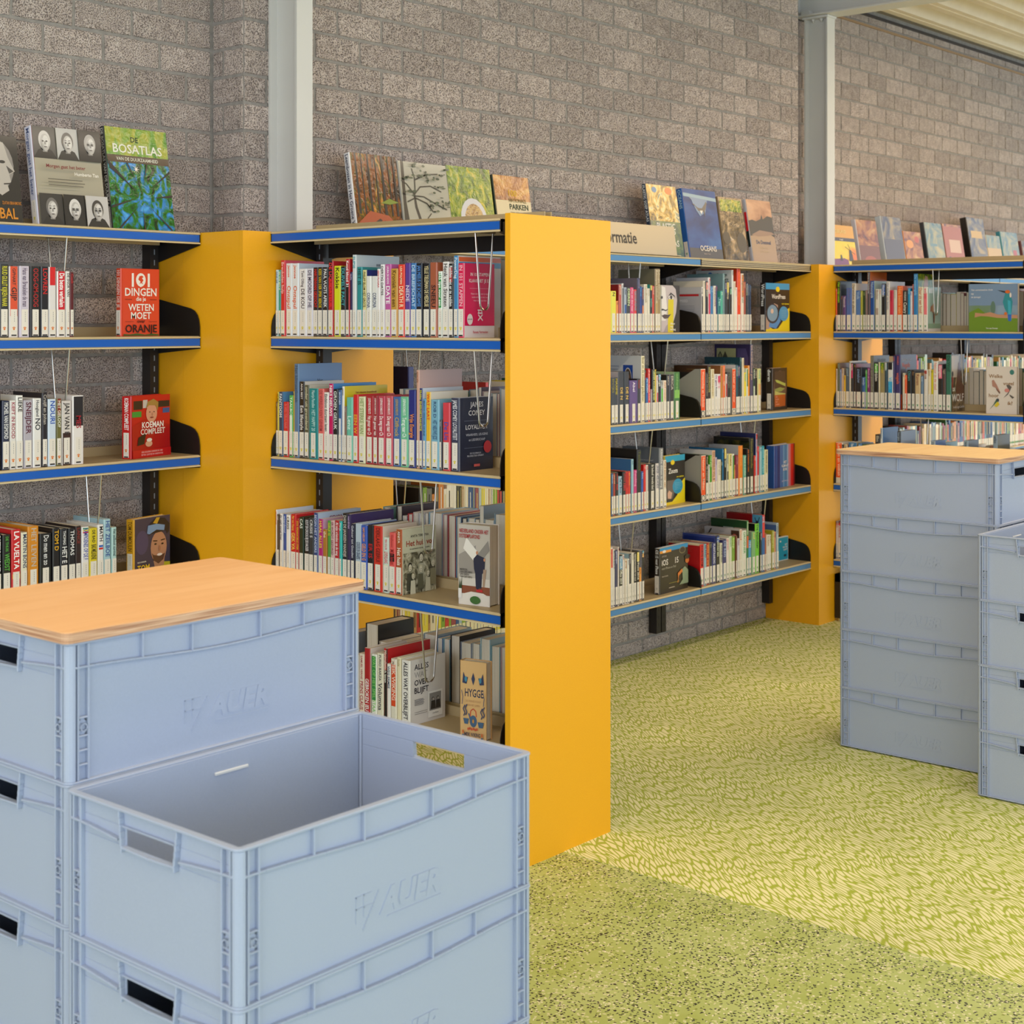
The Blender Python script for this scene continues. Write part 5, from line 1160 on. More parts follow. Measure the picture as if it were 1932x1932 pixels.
for a0, b0 in (((.0, .66), (.44, .36)), ((.02, .62), (.40, .40)), ((1, .60), (.62, .40)), ((1, .36), (.66, .33)), ((0, .22), (.42, .32)), ((.1, .02), (.46, .26)), ((.5, 0), (.5, .24)), ((.95, .02), (.58, .26)), ((.3, .66), (.46, .44)), ((.62, .66), (.54, .44))):
    dx = .022 if a0[0] < .2 and a0[1] > .5 else .013
    bo.append(('p', '#1c140c', [(a0[0], a0[1] + dx), b0, (a0[0], a0[1] - dx)] if abs(a0[0] - .5) > .3 else [(a0[0] - dx, a0[1]), (a0[0] + dx, a0[1]), b0]))
bo += [('p', '#f4e8dc', [(.44 + (.055 if i % 2 == 0 else .012) * cos(i * pi / 8), .60 + (.045 if i % 2 == 0 else .01) * sin(i * pi / 8)) for i in range(16)])]
disp(fA1, 790, 1228, 118, YDA, T0, .022, '#101418', bo, 'green atlas with forest canopy and sunburst, nearest the left yellow casing', '#3a6a20', 'DE BOSATLAS VAN DE DUURZAAMHEID', '#c8c8c0', bands=((.0, .22, '#e4e0dc'),))
fT = (640, 260, 4.83)
le = [('r', FOREST, 0, 0, 1, 1)]
for x, w_ in ((.10, .05), (.22, .03), (.36, .05), (.52, .03), (.66, .06), (.80, .03), (.92, .05)): le.append(('p', '#140c08', [(x - w_ / 2, .30), (x + w_ / 2, .30), (x + w_ / 3, 1), (x - w_ / 3, 1)]))
le += [('p', '#a8481a', [(0, 0), (0, .18), (.3, .34), (.7, .30), (1, .12), (1, 0)]), ('p', '#3c1c0c', [(0, .06), (.5, .26), (.55, .24), (.1, 0)]), ('p', '#3c1c0c', [(.3, 0), (.6, .24), (.66, .22), (.5, 0)]), ('p', '#3c1c0c', [(.7, 0), (.72, .2), (.78, .2), (.9, 0)]), ('p', '#7a8a20', [(.55, .44), (.75, .50), (.95, .46), (.75, .43)]), ('t', '#f0ece4', 'Leembossen in', .56, .16, .05, .6), ('t', '#f0ece4', 'Het Groene Woud', .56, .08, .05, .74)]
disp(fT, 175, 598, 184, YDC, T0, .030, '#e4e4e8', le, 'autumn forest picture book, leftmost above the near double-sided bookcase', '#e8dccc', 'Leembossen in Het Groene Woud', '#2c3450')
tr = [('r', '#aaa698', 0, 0, 1, 1)]
brk = '#2c281e'
tr += [('p', '#342c20', [(.0, .10), (.04, 1), (.10, 1), (.08, .5), (.12, .16)]), ('p', brk, [(.36, .06), (.50, .06), (.46, .16), (.36, .30), (.30, .45), (.28, .62), (.24, .62), (.25, .44), (.32, .26), (.38, .16)]), ('l', brk, [(.40, .22), (.50, .32), (.58, .38)], .005), ('l', brk, [(.42, .16), (.54, .22)], .004)]
for pts in (((.26, .60), (.12, .72), (.02, .76)), ((.26, .60), (.40, .70), (.62, .72), (.84, .66)), ((.28, .62), (.30, .80), (.26, .92)), ((.26, .58), (.45, .58), (.70, .50), (.92, .44)), ((.26, .56), (.50, .50), (.62, .40)), ((.30, .78), (.55, .86), (.80, .88)), ((.25, .55), (.10, .50))): tr.append(('l', brk, list(pts), .005))
rr = random.Random(4)
for i in range(74):
    cx, cy = rr.choice([(.15, .78), (.35, .86), (.55, .74), (.75, .68), (.55, .84), (.8, .50), (.9, .46), (.85, .88), (.3, .95), (.95, .95), (.6, .45), (.1, .6)]); cx += rr.gauss(0, .07); cy += rr.gauss(0, .028)
    if .0 < cx < .98 and .3 < cy < .99: tr.append(('e', rr.choice(['#2c3a28', '#3c4a34', '#4c5840']), cx, cy, rr.uniform(.015, .05), rr.uniform(.006, .016)))
disp(fT, 612, 1050, 262, YDC, T0, .020, '#9a9a98', tr + [('t', '#7c7870', 'Jaap Vlieland', .72, .18, .016, .2)], 'pale picture book of a twisted pine tree, second above the near double-sided bookcase', '#b0aca0')
ne = [('r', GRASSP, 0, 0, 1, 1), ('e', '#c8c8d0', .52, .34, .30, .27), ('e', m_photo('nest_print', ['#6a4c3c', '#b08858', '#d8b878', '#8a7a98'], (60, 60, 60), 6, 2, .4), .53, .33, .22, .21), ('t', '#a8b878', 'Vogels en natuur', .5, .87, .02, .4)]
disp(fT, 1046, 1450, 297, YDC, T0, .016, '#0c1408', ne, 'green picture book with a round nest, third above the near double-sided bookcase')
pk = [('r', SUNP, 0, 0, 1, 1), ('r', '#cdbf9c', .0, .28, 1, .66), ('e', '#f8ecc8', .25, .34, .11, .08), ('p', '#6a4430', [(.45, .04), (.45, .14), (.55, .20), (.92, .22), (.95, .04)]), ('t', '#e0b020', '100', .5, .72, .09, .24), ('t', '#8a7034', 'NATIONALE', .62, .64, .05, .5), ('t', '#1c3420', 'PARKEN', .64, .54, .075, .54), ('t', '#8a7034', 'VAN DE WERELD', .64, .47, .035, .52), ('r', '#d8a840', .44, .415, .86, .425)]
disp(fT, 1472, 1795, 373, YDC, T0, .026, '#102818', pk, 'sunset national parks book, partly behind the top of the yellow end panel', '#c8a060')
fU = (1200, 330, 6.9)
disp(fU, 240, 635, 165, YDC, T0, .022, '#142c44', [('r', PLAST, 0, 0, 1, 1), ('r', m_photo('deep_sea_print', ['#16363c', '#2c5a58', '#5a7a50', '#244c5c'], (10, 10, 10), 5, 1, .2, .2), 0, 0, 1, .5), ('e', '#e87830', .72, .93, .12, .05), ('e', '#3c80b8', .25, .93, .08, .04), ('t', '#ece8e0', 'PLASTIC', .5, .39, .085, .9), ('t', '#ece8e0', 'SOEP', .6, .29, .085, .6), ('t', '#ece8e0', 'ATLAS', .62, .16, .085, .7)], 'colourful plastic ocean book standing behind the beige sign', '#c89850', 'PLASTIC SOEP ATLAS', '#e0e0e0')
oc = [('r', m_photo('blue_water_print', ['#12306a', '#1c4c94', '#2c64a8'], (4, 4, 9), 3, .4, .4), 0, 0, 1, 1), ('r', '#46464e', 0, 0, 1, .16), ('p', '#6c9cb8', [(0, .89), (1, .85), (1, .90), (0, .94)]), ('p', '#a8b8b4', [(.18, .88), (.42, .86), (.38, .80), (.28, .82)]), ('p', '#4c7cac', [(.20, .885), (.72, .865), (.62, .68), (.44, .62), (.34, .70)]), ('p', '#1e2836', [(.30, .78), (.40, .74), (.52, .735), (.62, .80), (.67, .84), (.69, .81), (.63, .72), (.51, .68), (.40, .70)]), ('p', '#1e2836', [(.55, .70), (.61, .72), (.585, .61)]), ('p', '#1e2836', [(.22, .79), (.31, .785), (.31, .76)]), ('p', '#dcdcd8', [(.44, .70), (.54, .705), (.49, .65)]), ('t', '#ece0d4', 'OCEANS', .56, .125, .075, .8), ('t', '#b8a8a0', 'Brandon Grote', .5, .075, .018, .4)]
disp(fU, 712, 1142, 226, YDC, T0, .034, '#1c5cac', oc, 'deep blue book with a swimming whale on the top shelf', '#b08858', 'OCEANS', '#a8d0e8', emblem='#2c8a4c')
disp(fU, 1168, 1475, 320, YDC, T0, .020, '#7a6444', [('r', ROCKP, 0, 0, 1, 1), ('r', GRASSP, .05, .78, .95, .97), ('p', '#d8c4a8', [(.1, .44), (.45, .34), (.1, .30), (.4, .33)]), ('e', '#4a3c24', .78, .30, .2, .16), ('e', '#4a3c24', .15, .36, .16, .10)], 'brown reflecting-water picture book to the right of the blue ocean book', '#6c5a40')
disp(fU, 1532, 1850, 355, YDC, T0, .020, '#b8b8c4', [('r', '#b09070', 0, 0, 1, 1), ('r', m_photo('dusk_print', ['#a87860', '#d0a080', '#b89890'], (4, 4, 8), 3, .4, .2), 0, .6, 1, 1), ('p', '#3c342c', [(0, .66), (.15, .68), (.3, .66), (.5, .70), (.56, .78), (.60, .70), (.8, .76), (1, .74), (1, .42), (.7, .50), (.4, .46), (0, .42)]), ('p', '#9a7860', [(.05, .44), (.4, .52), (.9, .50), (1, .47), (.7, .44), (.3, .42)]), ('t', '#4c5878', 'De Dommel', .5, .30, .06, .72), ('t', '#c8b090', 'fotografie over de', .5, .23, .022, .4), ('t', '#c8b090', 'mooiste beekrivier', .5, .17, .022, .5)], 'misty river picture book, last before the bolted steel column', '#a89078', bands=((.5, .8, '#d01828'), (.25, .5, '#102420')))
fV = (1560, 400, 5.194)
disp(fV, 60, 312, 145, YDE, T0, .012, '#d8a030', [('r', '#dca028', 0, .72, 1, 1), ('r', '#4a3c38', 0, .64, 1, .72), ('r', m_photo('tulip_sky_print', ['#e0c010', '#e8d020', '#e87818'], (3, 3, 7), 2, .3, .25), 0, .24, 1, .64), ('p', '#7c3c68', [(0, 0), (0, .22), (.5, .26), (.65, .22), (.65, 0)]), ('p', '#e0c818', [(.65, 0), (.65, .22), (1, .2), (1, 0)]), ('p', '#3c3024', [(.68, .2), (.72, .45), (.80, .45), (.86, .2)]), ('l', '#3c3024', [(.58, .52), (.95, .36)], .003), ('l', '#3c3024', [(.70, .58), (.84, .32)], .003), ('p', '#3c3024', [(.34, .2), (.36, .33), (.40, .33), (.43, .2)]), ('t', '#f0d890', 'NEDERLAND', .42, .82, .075, .6), ('t', '#e8e4e0', 'in beeld', .46, .66, .035, .36)], 'yellow book with windmills and tulip fields beside the bolted steel column')
DL = [(348, 548, 95, .03, '#d8d4dc', SUNP, 'golden dune picture book with white spine, right of the windmill book', [('r', '#7a4424', 0, 0, 1, .5), ('e', '#a85430', .5, .2, .3, .1)]),
      (602, 795, 62, .038, '#c4ccd4', GREYP, 'tall grey picture book with glinting gold top above the far bookcase', [('r', '#5a5258', .04, .1, .96, .6), ('p', '#3c2c28', [(.3, 0), (.5, .15), (.7, 0)])]),
      (802, 975, 205, .016, '#c87818', SUNP, 'low golden-orange picture book with round blotches above the far bookcase', [('e', '#b84c14', .72, .82, .13, .08), ('e', '#d89028', .3, .7, .2, .1)]),
      (1022, 1192, 120, .030, '#343840', BLUP, 'pale blue-grey picture book with dark spine above the far bookcase', [('r', '#6c8890', .2, .55, .6, .6)]),
      (1200, 1382, 135, .014, '#7c4020', SUNP, 'reddish tiger-eyed picture book above the far bookcase', [('r', '#a85c34', 0, .1, 1, .95), ('r', '#cda888', .25, .45, .85, .7), ('e', '#3c3440', .2, .25, .12, .12), ('e', '#3c3440', .8, .25, .12, .12)]),
      (1450, 1614, 72, .045, '#1c1410', GREYP, 'tallest black-spined picture book above the far bookcase', [('r', '#c8a050', .15, .66, .8, .78), ('r', '#6c645c', .1, .05, .9, .4)]),
      (1618, 1752, 240, .012, '#c8b080', BLUP, 'small pale sandy picture book above the far bookcase', [('r', '#c8a468', 0, 0, 1, .7)]),
      (1766, 1928, 210, .032, '#3c8ca0', BLUP, 'turquoise-spined mountain picture book near the right picture edge', [('p', '#7c5448', [(0, 0), (0, .2), (.3, .35), (.5, .2), (.8, .25), (1, .1), (1, 0)]), ('r', '#b04838', .62, .45, .84, .62)]),
      (1960, 2120, 300, .030, '#6c3c40', ROCKP, 'reddish brown picture book cut off by the right picture edge', [])]
for u0, u1, v, t_, c, m_, lab, ex in DL: disp(fV, u0, u1, v, YDE, T0, t_, c, [('r', m_, 0, 0, 1, 1)] + ex, lab, None)

# ------------------------------------------------------------------ books on the far side of the near bookcase (page edges towards us)
def backrow(fr, z, data, where, xf=3.474, D=.17):
    P = (xf, 0); last = -1e9
    for i, (u0, u1, v, c, c2) in enumerate(data):
        ox, oy, s = fr; s0, d0 = onplane(u0 / s + ox, P, EY); s1, d1 = onplane(u1 / s + ox, P, EY); s0 = max(s0, last + .0006)
        t = max(s1 - s0 - .0005, .005); last = s0 + t
        h = min(zat(v / s + oy, (d0 + d1) / 2) - z, .34)
        ro = make_book(t, D, h, c, c2); ro.location = (xf + D, -(s0 + t / 2), z + .0003); ro.rotation_euler = (0, 0, rad(90))
        tag(ro, f'{cname(c)} book showing page edges, {ordn(i + 1)} from left, {where}', 'book', 'books turned away on the far side of the near bookcase')
fF2, fF3 = (730, 640, 8.4), (730, 890, 8.4)
backrow(fB1, S[1], [(1430, 1700, 520, '#a8b8a8', None), (1765, 1845, 425, '#5cae94', None), (1850, 1900, 500, '#c8dce4', None)], 'back row, upper shelf, near bookcase')
backrow(fF2, S[2], [(200, 262, 790, '#a8b0b8', None), (270, 380, 790, '#8ca4b4', None), (1300, 1450, 800, '#7c98a8', None), (1455, 1500, 765, '#5c4c60', None), (1515, 1640, 830, '#c8b4b4', None), (1655, 1745, 860, '#b8c8d0', None), (1750, 1785, 868, '#b81820', None), (1790, 1960, 785, '#a8bcc8', None)], 'back row, middle shelf, near bookcase')
backrow(fF3, S[3], [(-60, 60, 560, '#78a8a4', None), (150, 245, 545, '#d4d4e0', '#2c1c28'), (250, 320, 700, '#a8b4c0', None), (330, 412, 670, '#c8202c', None), (418, 500, 645, '#a8b4c4', '#e0d4c8'), (505, 598, 665, '#d8d8dc', None), (604, 660, 660, '#20284c', None), (665, 880, 650, '#98bcd0', None), (884, 960, 680, '#c8a4a8', None), (965, 1090, 695, '#a83840', None), (1094, 1180, 715, '#6c90b4', None), (1184, 1270, 740, '#1c2c4c', None), (1280, 1400, 735, '#98b4c8', None), (1405, 1466, 760, '#c8b098', None), (1472, 1536, 545, '#a8bcc8', '#98a8b4'), (1540, 1700, 760, '#b0c0cc', None), (1705, 1960, 680, '#8cacc4', None)], 'back row, third shelf, near bookcase')
backrow(fB4, S[4], [(120, 210, 520, '#8c8c90', None), (285, 420, 440, '#141418', None), (430, 620, 640, '#b8b0a8', None), (640, 895, 640, '#a09890', None), (905, 1040, 550, '#98a8b0', None), (1045, 1110, 590, '#5c84b0', None), (1116, 1188, 600, '#88b0c0', None), (1194, 1296, 565, '#cfc4c8', '#14141c'), (1300, 1418, 640, '#8c94a8', None), (1422, 1508, 650, '#b0b8bc', None), (1513, 1620, 600, '#88b8c8', '#a8c8d4'), (1625, 1725, 680, '#78a8b8', None), (1730, 1900, 700, '#c8a8b0', None)], 'back row, lowest visible shelf, near bookcase')
# the remaining distant books, seen only through the bookcases
STUFF = MB()
def filler(runs, seed):
    rnd = random.Random(seed); mb = STUFF
    pal = ['#d8ccb0', '#e4dccc', '#b82c24', '#2c5c34', '#1c1a1c', '#7a9c2c', '#c87828', '#2c4c80', '#8c3c44', '#d8c840', '#6c6a60', '#98b0b8', '#b08850', '#403c2c', '#e8e0d0', '#54808c']
    for (x0, x1, y, z, hm, flip) in runs:
        x = x0
        while x < x1 - .012:
            t = rnd.uniform(.011, .032); h = rnd.gauss(hm, .012); d = rnd.uniform(.12, .155); c = foil(rnd.choice(pal)); a = y if not flip else y - d
            if not flip: # facing -y
                mb.box(x, y, z, x + t - .001, y + .001, z + h, c); mb.box(x, y + .001, z, x + .001, y + d, z + h, c); mb.box(x + t - .002, y + .001, z, x + t - .001, y + d, z + h, c)
                mb.box(x + .001, y + .002, z + .001, x + t - .002, y + d - .002, z + h - .002, PAGES)
                mb.box(x + .002, y - .0007, z + .004, x + t - .003, y, z + .075, ink('#d8d0a8' if seed == 1 else '#e0dcd4')); mb.box(x + t * .4, y - .001, z + h * .5, x + t * .55, y, z + h * .9, ink(rnd.choice(['#e8e4d8', '#2c2824', '#d8c880'])))
                mb.box(x + .003, y - .0012, z + .018, x + t - .004, y - .0007, z + .030, ink('#d8c83c' if seed == 1 else '#3c8c50'))
            else: # square to the wall, page edges towards -x
                mb.box(d * 0 + y, x, z, y + .15, x + t - .001, z + h, c); mb.box(y - .0005, x + .0015, z + .002, y + .148, x + t - .0025, z + h - .002, PAGES)
            x += t
yb = YC + .02
filler([(3.84, 4.80, yb, S[1], .19, 0), (4.32, 4.80, yb, S[2], .185, 0), (4.0, 4.80, yb, S[3], .215, 0), (3.84, 4.80, yb, S[4], .205, 0)], 1)
filler([(7.62, 8.57, 4.07, S[1], .17, 0), (8.2, 8.58, 4.07, S[2], .23, 0), (8.63, 9.58, 4.07, S[2], .21, 0), (9.63, 10.58, 4.07, S[2], .2, 0), (7.9, 8.58, 4.07, S[3], .2, 0), (8.63, 9.58, 4.07, S[3], .21, 0), (9.63, 10.58, 4.07, S[3], .2, 0), (8.63, 9.58, 4.07, S[1], .19, 0), (9.63, 10.5, 4.07, S[1], .2, 0)], 2)
filler([(2.86, 3.55, 7.27, S[1], .19, 1), (2.85, 3.35, 7.27, S[2], .19, 1), (2.85, 3.4, 7.27, S[3], .2, 1)], 3)
def loose(P, z, t, D, h, c, c2, phi, label, a=None):
    ro = make_book(t, D, h, c, c2, art=BACK.get(a)); ro.location = (P[0], P[1], z + .0004); ro.rotation_euler = (0, 0, phi); tag(ro, label, 'book', 'books behind the near double-sided bookcase')
loose((3.96, yb), S[2], .03, .20, .275, '#1c2470', '#141c5c', 0, 'tall dark blue book on the wall shelf behind the near double-sided bookcase', None)

# ------------------------------------------------------------------ wire book supports
def wire(P0, e, inn, uf, ub, i, where, L=.225):
    P = (P0[0] + inn[0] * .028, P0[1] + inn[1] * .028); s, d = onplane(uf, P, e); a = Vector((P[0] + e[0] * s, P[1] + e[1] * s))
    s2, d2 = onplane(ub, (a.x, a.y), inn); s2 = max(.04, min(s2, .13)); zt = S[i] - .036; b_ = s2
    t = thing('wire_book_support', f'chrome wire book support hanging under {where}', 'book support', (a.x, a.y, zt), math.atan2(inn[1], inn[0]), 'wire book supports hanging from the shelves')
    mb = MB(); n = 8; r = b_ * .24; c = b_ / 2; pts = [(0, 0, 0), (c - r, 0, -L + r)]
    pts += [(c - r * cos(q), 0, -L + r - r * sin(q)) for q in [pi * k / n for k in range(1, n)]] + [(c + r, 0, -L + r), (b_, 0, 0)]
    mb.tube(pts, .0030, CHR, 8); mb.obj('rod', t)
    mb = MB(); mb.box(-.006, -.006, 0, b_ + .006, .006, .006, CHR); mb.obj('slide', t)
IX, IY = (1, 0), (0, 1)
nb, fb = 'the %s shelf of the near double-sided bookcase', 'the %s shelf of the far double-sided bookcase'
for i, (a, b_) in enumerate(((897, 930), (895, 929), (793, 824), (793, 828))): wire((3.238, 0), EY, IX, a, b_, i, nb % ('top', 'second', 'third', 'fourth')[i])
for i, (a, b_) in enumerate(((126, 91), (131, 97), (191, 162))): wire((0, YA), EX, IY, a, b_, i, 'the %s shelf left of the yellow casing' % ('top', 'second', 'third')[i])
for i, (a, b_) in enumerate(((1208, 1185), (1260, 1228), (1231, 1197), (1196, 1166))): wire((0, YC), EX, IY, a, b_, i, 'the %s shelf of the unit under the sign' % ('top', 'second', 'third', 'fourth')[i])
for i, (a, b_) in ((1, (1417, 1386)), (2, (1425, 1396)), (3, (1445, 1416))): wire((0, YC), EX, IY, a, b_, i, 'the %s shelf of the unit under the ocean book' % ('top', 'second', 'third', 'fourth')[i])
for i, (a, b_) in enumerate(((1760, 1772), (1813, 1826), (1737, 1752))): wire((6.990, 0), EY, IX, a, b_, i, fb % ('top', 'second', 'third')[i])
for i, (a, b_) in ((1, (793, 765)), (2, (769, 743))): wire((0, YC), EX, IY, a, b_, i, 'the %s wall shelf behind the near bookcase' % ('top', 'second', 'third')[i])

# ------------------------------------------------------------------ sign
t = thing('shelf_sign', 'beige metal shelf sign ending in formatie on top of the wall shelving', 'sign', (4.79, 3.905, T0 + .001), rot=(rad(-8), 0, 0))
mb = MB(); mb.box(0, 0, 0, .90, .003, .138, SIGN); mb.obj('sign_plate', t)
mb = MB(); mb.box(0, -.022, 0, .90, 0, .003, SIGN); mb.obj('foot_lip', t)
mb = MB(); addtext(mb, 'Informatie', (.312, -.0006, .049), (1, 0, 0), (0, 0, 1), .053, .288, ink('#2c2620'), 'l', True); mb.obj('lettering', t)


# ------------------------------------------------------------------ crates
CL, CW, CHh, PIT = .60, .40, .2175, .2115
def ring(mb, x0, y0, x1, y1, r, wd, z0, z1, m, seg=4):
    def rr_(a, b_, c, d, r):
        p = []
        for (cx, cy, q0) in ((c - r, b_ + r, -pi / 2), (c - r, d - r, 0), (a + r, d - r, pi / 2), (a + r, b_ + r, pi)):
            for k in range(seg + 1): q = q0 + k * pi / 2 / seg; p.append((cx + r * cos(q), cy + r * sin(q)))
        return p
    o = rr_(x0, y0, x1, y1, r); i_ = rr_(x0 + wd, y0 + wd, x1 - wd, y1 - wd, max(r - wd, .002)); n = len(o); b0 = len(mb.v); k = mb.mi(m)
    mb.v += [(x, y, z0) for x, y in o] + [(x, y, z1) for x, y in o] + [(x, y, z0) for x, y in i_] + [(x, y, z1) for x, y in i_]
    for q in range(n):
        w_ = (q + 1) % n
        for f in ((q, w_, n + w_, n + q), (n + q, n + w_, 3 * n + w_, 3 * n + q), (3 * n + q, 3 * n + w_, 2 * n + w_, 2 * n + q), (w_, q, 2 * n + q, 2 * n + w_)):
            mb.f.append(tuple(b0 + a for a in f)); mb.m.append(k)
def crate_parts():
    parts = []
    I, T = .009, .003; m = CRATE; W0 = .0100
    # body shell
    mb = MB(); L, W_ = CL, CW; zt = .214; z0 = .008
    mb.box(.016, I, z0, L - .016, I + T, zt, m); mb.box(.016, W_ - I - T, z0, L - .016, W_ - I, zt, m)
    hz0, hz1, hw = .1630, .1900, .0590
    for xa in (I, L - I - T):
        mb.box(xa, .016, z0, xa + T, W_ - .016, hz0, m); mb.box(xa, .016, hz1, xa + T, W_ - .016, zt, m)
        mb.box(xa, .016, hz0, xa + T, W_ / 2 - hw, hz1, m); mb.box(xa, W_ / 2 + hw, hz0, xa + T, W_ - .016, hz1, m)
        # grip: inner return above the opening

    ring(mb, I, I, L - I, W_ - I, .014, T, z0, zt, m) if False else None
    mb.box(I + .001, I + .001, z0, L - I - .001, W_ - I - .001, z0 + .004, m)
    mb.box(.022, .022, .0, L - .022, W_ - .022, z0, m)
    # inner label bar
    mb.box(L / 2 - .034, W_ - I - T - .0035, .179, L / 2 + .034, W_ - I - T, .184, mat('#d4d6da', .4)); mb.box(L / 2 - .034, I + T, .179, L / 2 + .034, I + T + .0035, .184, mat('#d4d6da', .4))
    parts.append(('body', mb, None))
    mb = MB(); ring(mb, 0, 0, L, W_, .014, .0115, .2135, CHh, m); ring(mb, .0005, .0005, L - .0005, W_ - .0005, .014, .0105, .0062, .0098, m); parts.append(('rim', mb, 'r'))
    for cx, cy, sx, sy in ((0, 0, 1, 1), (L, 0, -1, 1), (0, W_, 1, -1), (L, W_, -1, -1)):
        mb = MB(); r = .0135; p = [(cx + sx * (.001 + r - r * cos(q)), cy + sy * (.001 + r - r * sin(q))) for q in [pi / 2 * k / 4 for k in range(5)]]
        p += [(cx + sx * .0150, cy + sy * .0125), (cx + sx * .0125, cy + sy * .0150)]
        a = sum(p[i][0] * p[(i + 1) % len(p)][1] - p[(i + 1) % len(p)][0] * p[i][1] for i in range(len(p)))
        mb.prism(p if a > 0 else p[::-1], .0098, .2135, m); parts.append(('corner_post', mb, 'c'))
    # ribs on a face: local u along the face, outer plane at 0, wall at I
    def face_ribs(Lf, put, short):
        mb = MB(); th = .0022
        def bx(u0, u1, z0_, z1_, d=.0015): mb_box(mb, put, u0, u1, z0_, z1_, d)
        zb = lambda u: .1775 - .0105 * max(0, sin(pi * u / Lf)) ** 2
        for a in (0, 1):
            f = (lambda u: u) if a == 0 else (lambda u: Lf - u)
            g = lambda u0, u1, z0_, z1_, d=.0015: bx(min(f(u0), f(u1)), max(f(u0), f(u1)), z0_, z1_, d)
            g(.0180, .0212, .0098, .2135); g(.0360, .0392, .0098, .2135)
            for z_ in (.0315, .0530, .0745, .1020): g(.0212, .0360, z_, z_ + .0028)
            g(.0212, .0360, .0745, .1020, .0065)
        # band rib
        us = [0.012 + (Lf - .024) * k / 16 for k in range(17)]
        hw2 = .0665
        for u0, u1 in zip(us, us[1:]):
            if short and u1 > Lf / 2 - hw2 and u0 < Lf / 2 + hw2: continue
            mb_slope(mb, put, u0, u1, zb(u0), zb(u1), .0034)
        dv = (.135, .23, .37, .465) if not short else ()
        for u in dv: bx(u - .0016, u + .0016, zb(u) if not short else .158, .2135)
        if short:
            c = Lf / 2
            mb_slope(mb, put, c - .062, c, .1605, .1585, .0036); mb_slope(mb, put, c, c + .062, .1585, .1605, .0036); mb_slope(mb, put, c - hw2, c + hw2, .1902, .1902, .0026, d=.004)
            for q in (-1, 1):
                for j in range(6):
                    u_ = .0665 - .0058 * j / 5; za_ = .2135 - .0575 * j / 6
                    bx(c + q * u_ - .0018, c + q * u_ + .0018, za_ - .0575 / 6 - .0004, za_, .0002)
        return mb
    def mb_box(mb, put, u0, u1, z0_, z1_, d):
        P = put; a = P(u0, d); b_ = P(u1, I + .0005)
        mb.box(min(a[0], b_[0]), min(a[1], b_[1]), z0_, max(a[0], b_[0]), max(a[1], b_[1]), z1_, m)
    def mb_slope(mb, put, u0, u1, za, zb_, th, d=.0008):
        A, B, C_, D_ = put(u0, d), put(u1, d), put(u1, I + .0005), put(u0, I + .0005); n = len(mb.v); k = mb.mi(m)
        mb.v += [(A[0], A[1], za), (B[0], B[1], zb_), (C_[0], C_[1], zb_), (D_[0], D_[1], za), (A[0], A[1], za + th), (B[0], B[1], zb_ + th), (C_[0], C_[1], zb_ + th), (D_[0], D_[1], za + th)]
        for f in ((0, 3, 2, 1), (4, 5, 6, 7), (0, 1, 5, 4), (1, 2, 6, 5), (2, 3, 7, 6), (3, 0, 4, 7)): mb.f.append(tuple(n + q for q in f)); mb.m.append(k)
    parts.append(('rib_frame', face_ribs(L, lambda u, d: (u, d), False), 'r')); parts.append(('rib_frame', face_ribs(L, lambda u, d: (L - u, W_ - d), False), 'r'))
    parts.append(('rib_frame', face_ribs(W_, lambda u, d: (d, W_ - u), True), 'r')); parts.append(('rib_frame', face_ribs(W_, lambda u, d: (L - d, u), True), 'r'))
    # round bosses in the ladder strips
    for put, Lf in ((lambda u, d: (u, d), L), (lambda u, d: (d, W_ - u), W_), (lambda u, d: (L - u, W_ - d), L), (lambda u, d: (L - d, u), W_)):
        mb = MB()
        for u in (.0286, Lf - .0286):
            n = 10
            for q in range(n):
                q0, q1 = 2 * pi * q / n, 2 * pi * (q + 1) / n; z_ = .0885
                for r0, r1 in ((.0048, .0066),):
                    pts = [(u + r_ * cos(qq), z_ + r_ * sin(qq)) for r_, qq in ((r0, q0), (r1, q0), (r1, q1), (r0, q1))]
                    F = [put(p[0], .0012) + (p[1],) for p in pts]; Bk = [put(p[0], .0066) + (p[1],) for p in pts]; b0 = len(mb.v); k = mb.mi(m); mb.v += F + Bk
                    for f in ((0, 1, 2, 3), (4, 7, 6, 5), (0, 4, 5, 1), (2, 6, 7, 3)): mb.f.append(tuple(b0 + a for a in f)); mb.m.append(k)
            for sx in (-1, 1):
                for sz in (-1, 1):
                    pts = [(u + sx * .0072, .0885 + sz * .0125), (u + sx * .0025, .0885 + sz * .0125), (u + sx * .0072, .0885 + sz * .0070)]
                    F = [put(p[0], .0060) + (p[1],) for p in pts]; mb.face(F, CRATED)
        parts.append(('boss', mb, 'r'))
    # raised lettering with a square mark
    for side in (0, 1):
        cu = bpy.data.curves.new('t', 'FONT'); cu.body = 'AUER'; cu.size = 1; cu.resolution_u = 2; cu.extrude = .5; cu.offset = .045
        ob = bpy.data.objects.new('t', cu); me = ob.to_mesh(); mb = MB(); k = mb.mi(m); h = .034; base = .056
        P = (lambda u, z_, d: (u, I - d, z_)) if side == 0 else (lambda u, z_, d: (L - u, W_ - I + d, z_))
        xs = [v.co.x for v in me.vertices]; x0 = min(xs); wd = max(xs) - x0
        for v in me.vertices: mb.v.append(P(.265 + (v.co.x - x0) / wd * .128 + v.co.y * .010, base + v.co.y * h / .72, .0012 * (v.co.z + .5)))
        for p in me.polygons: mb.f.append(tuple(p.vertices)); mb.m.append(k)
        ob.to_mesh_clear(); bpy.data.objects.remove(ob)
        def bar(u0, u1, z0_, z1_):
            a = P(u0, z0_, -.0002); b_ = P(u1, z1_, .0009)
            mb.box(min(a[0], b_[0]), min(a[1], b_[1]), z0_, max(a[0], b_[0]), max(a[1], b_[1]), z1_, m)
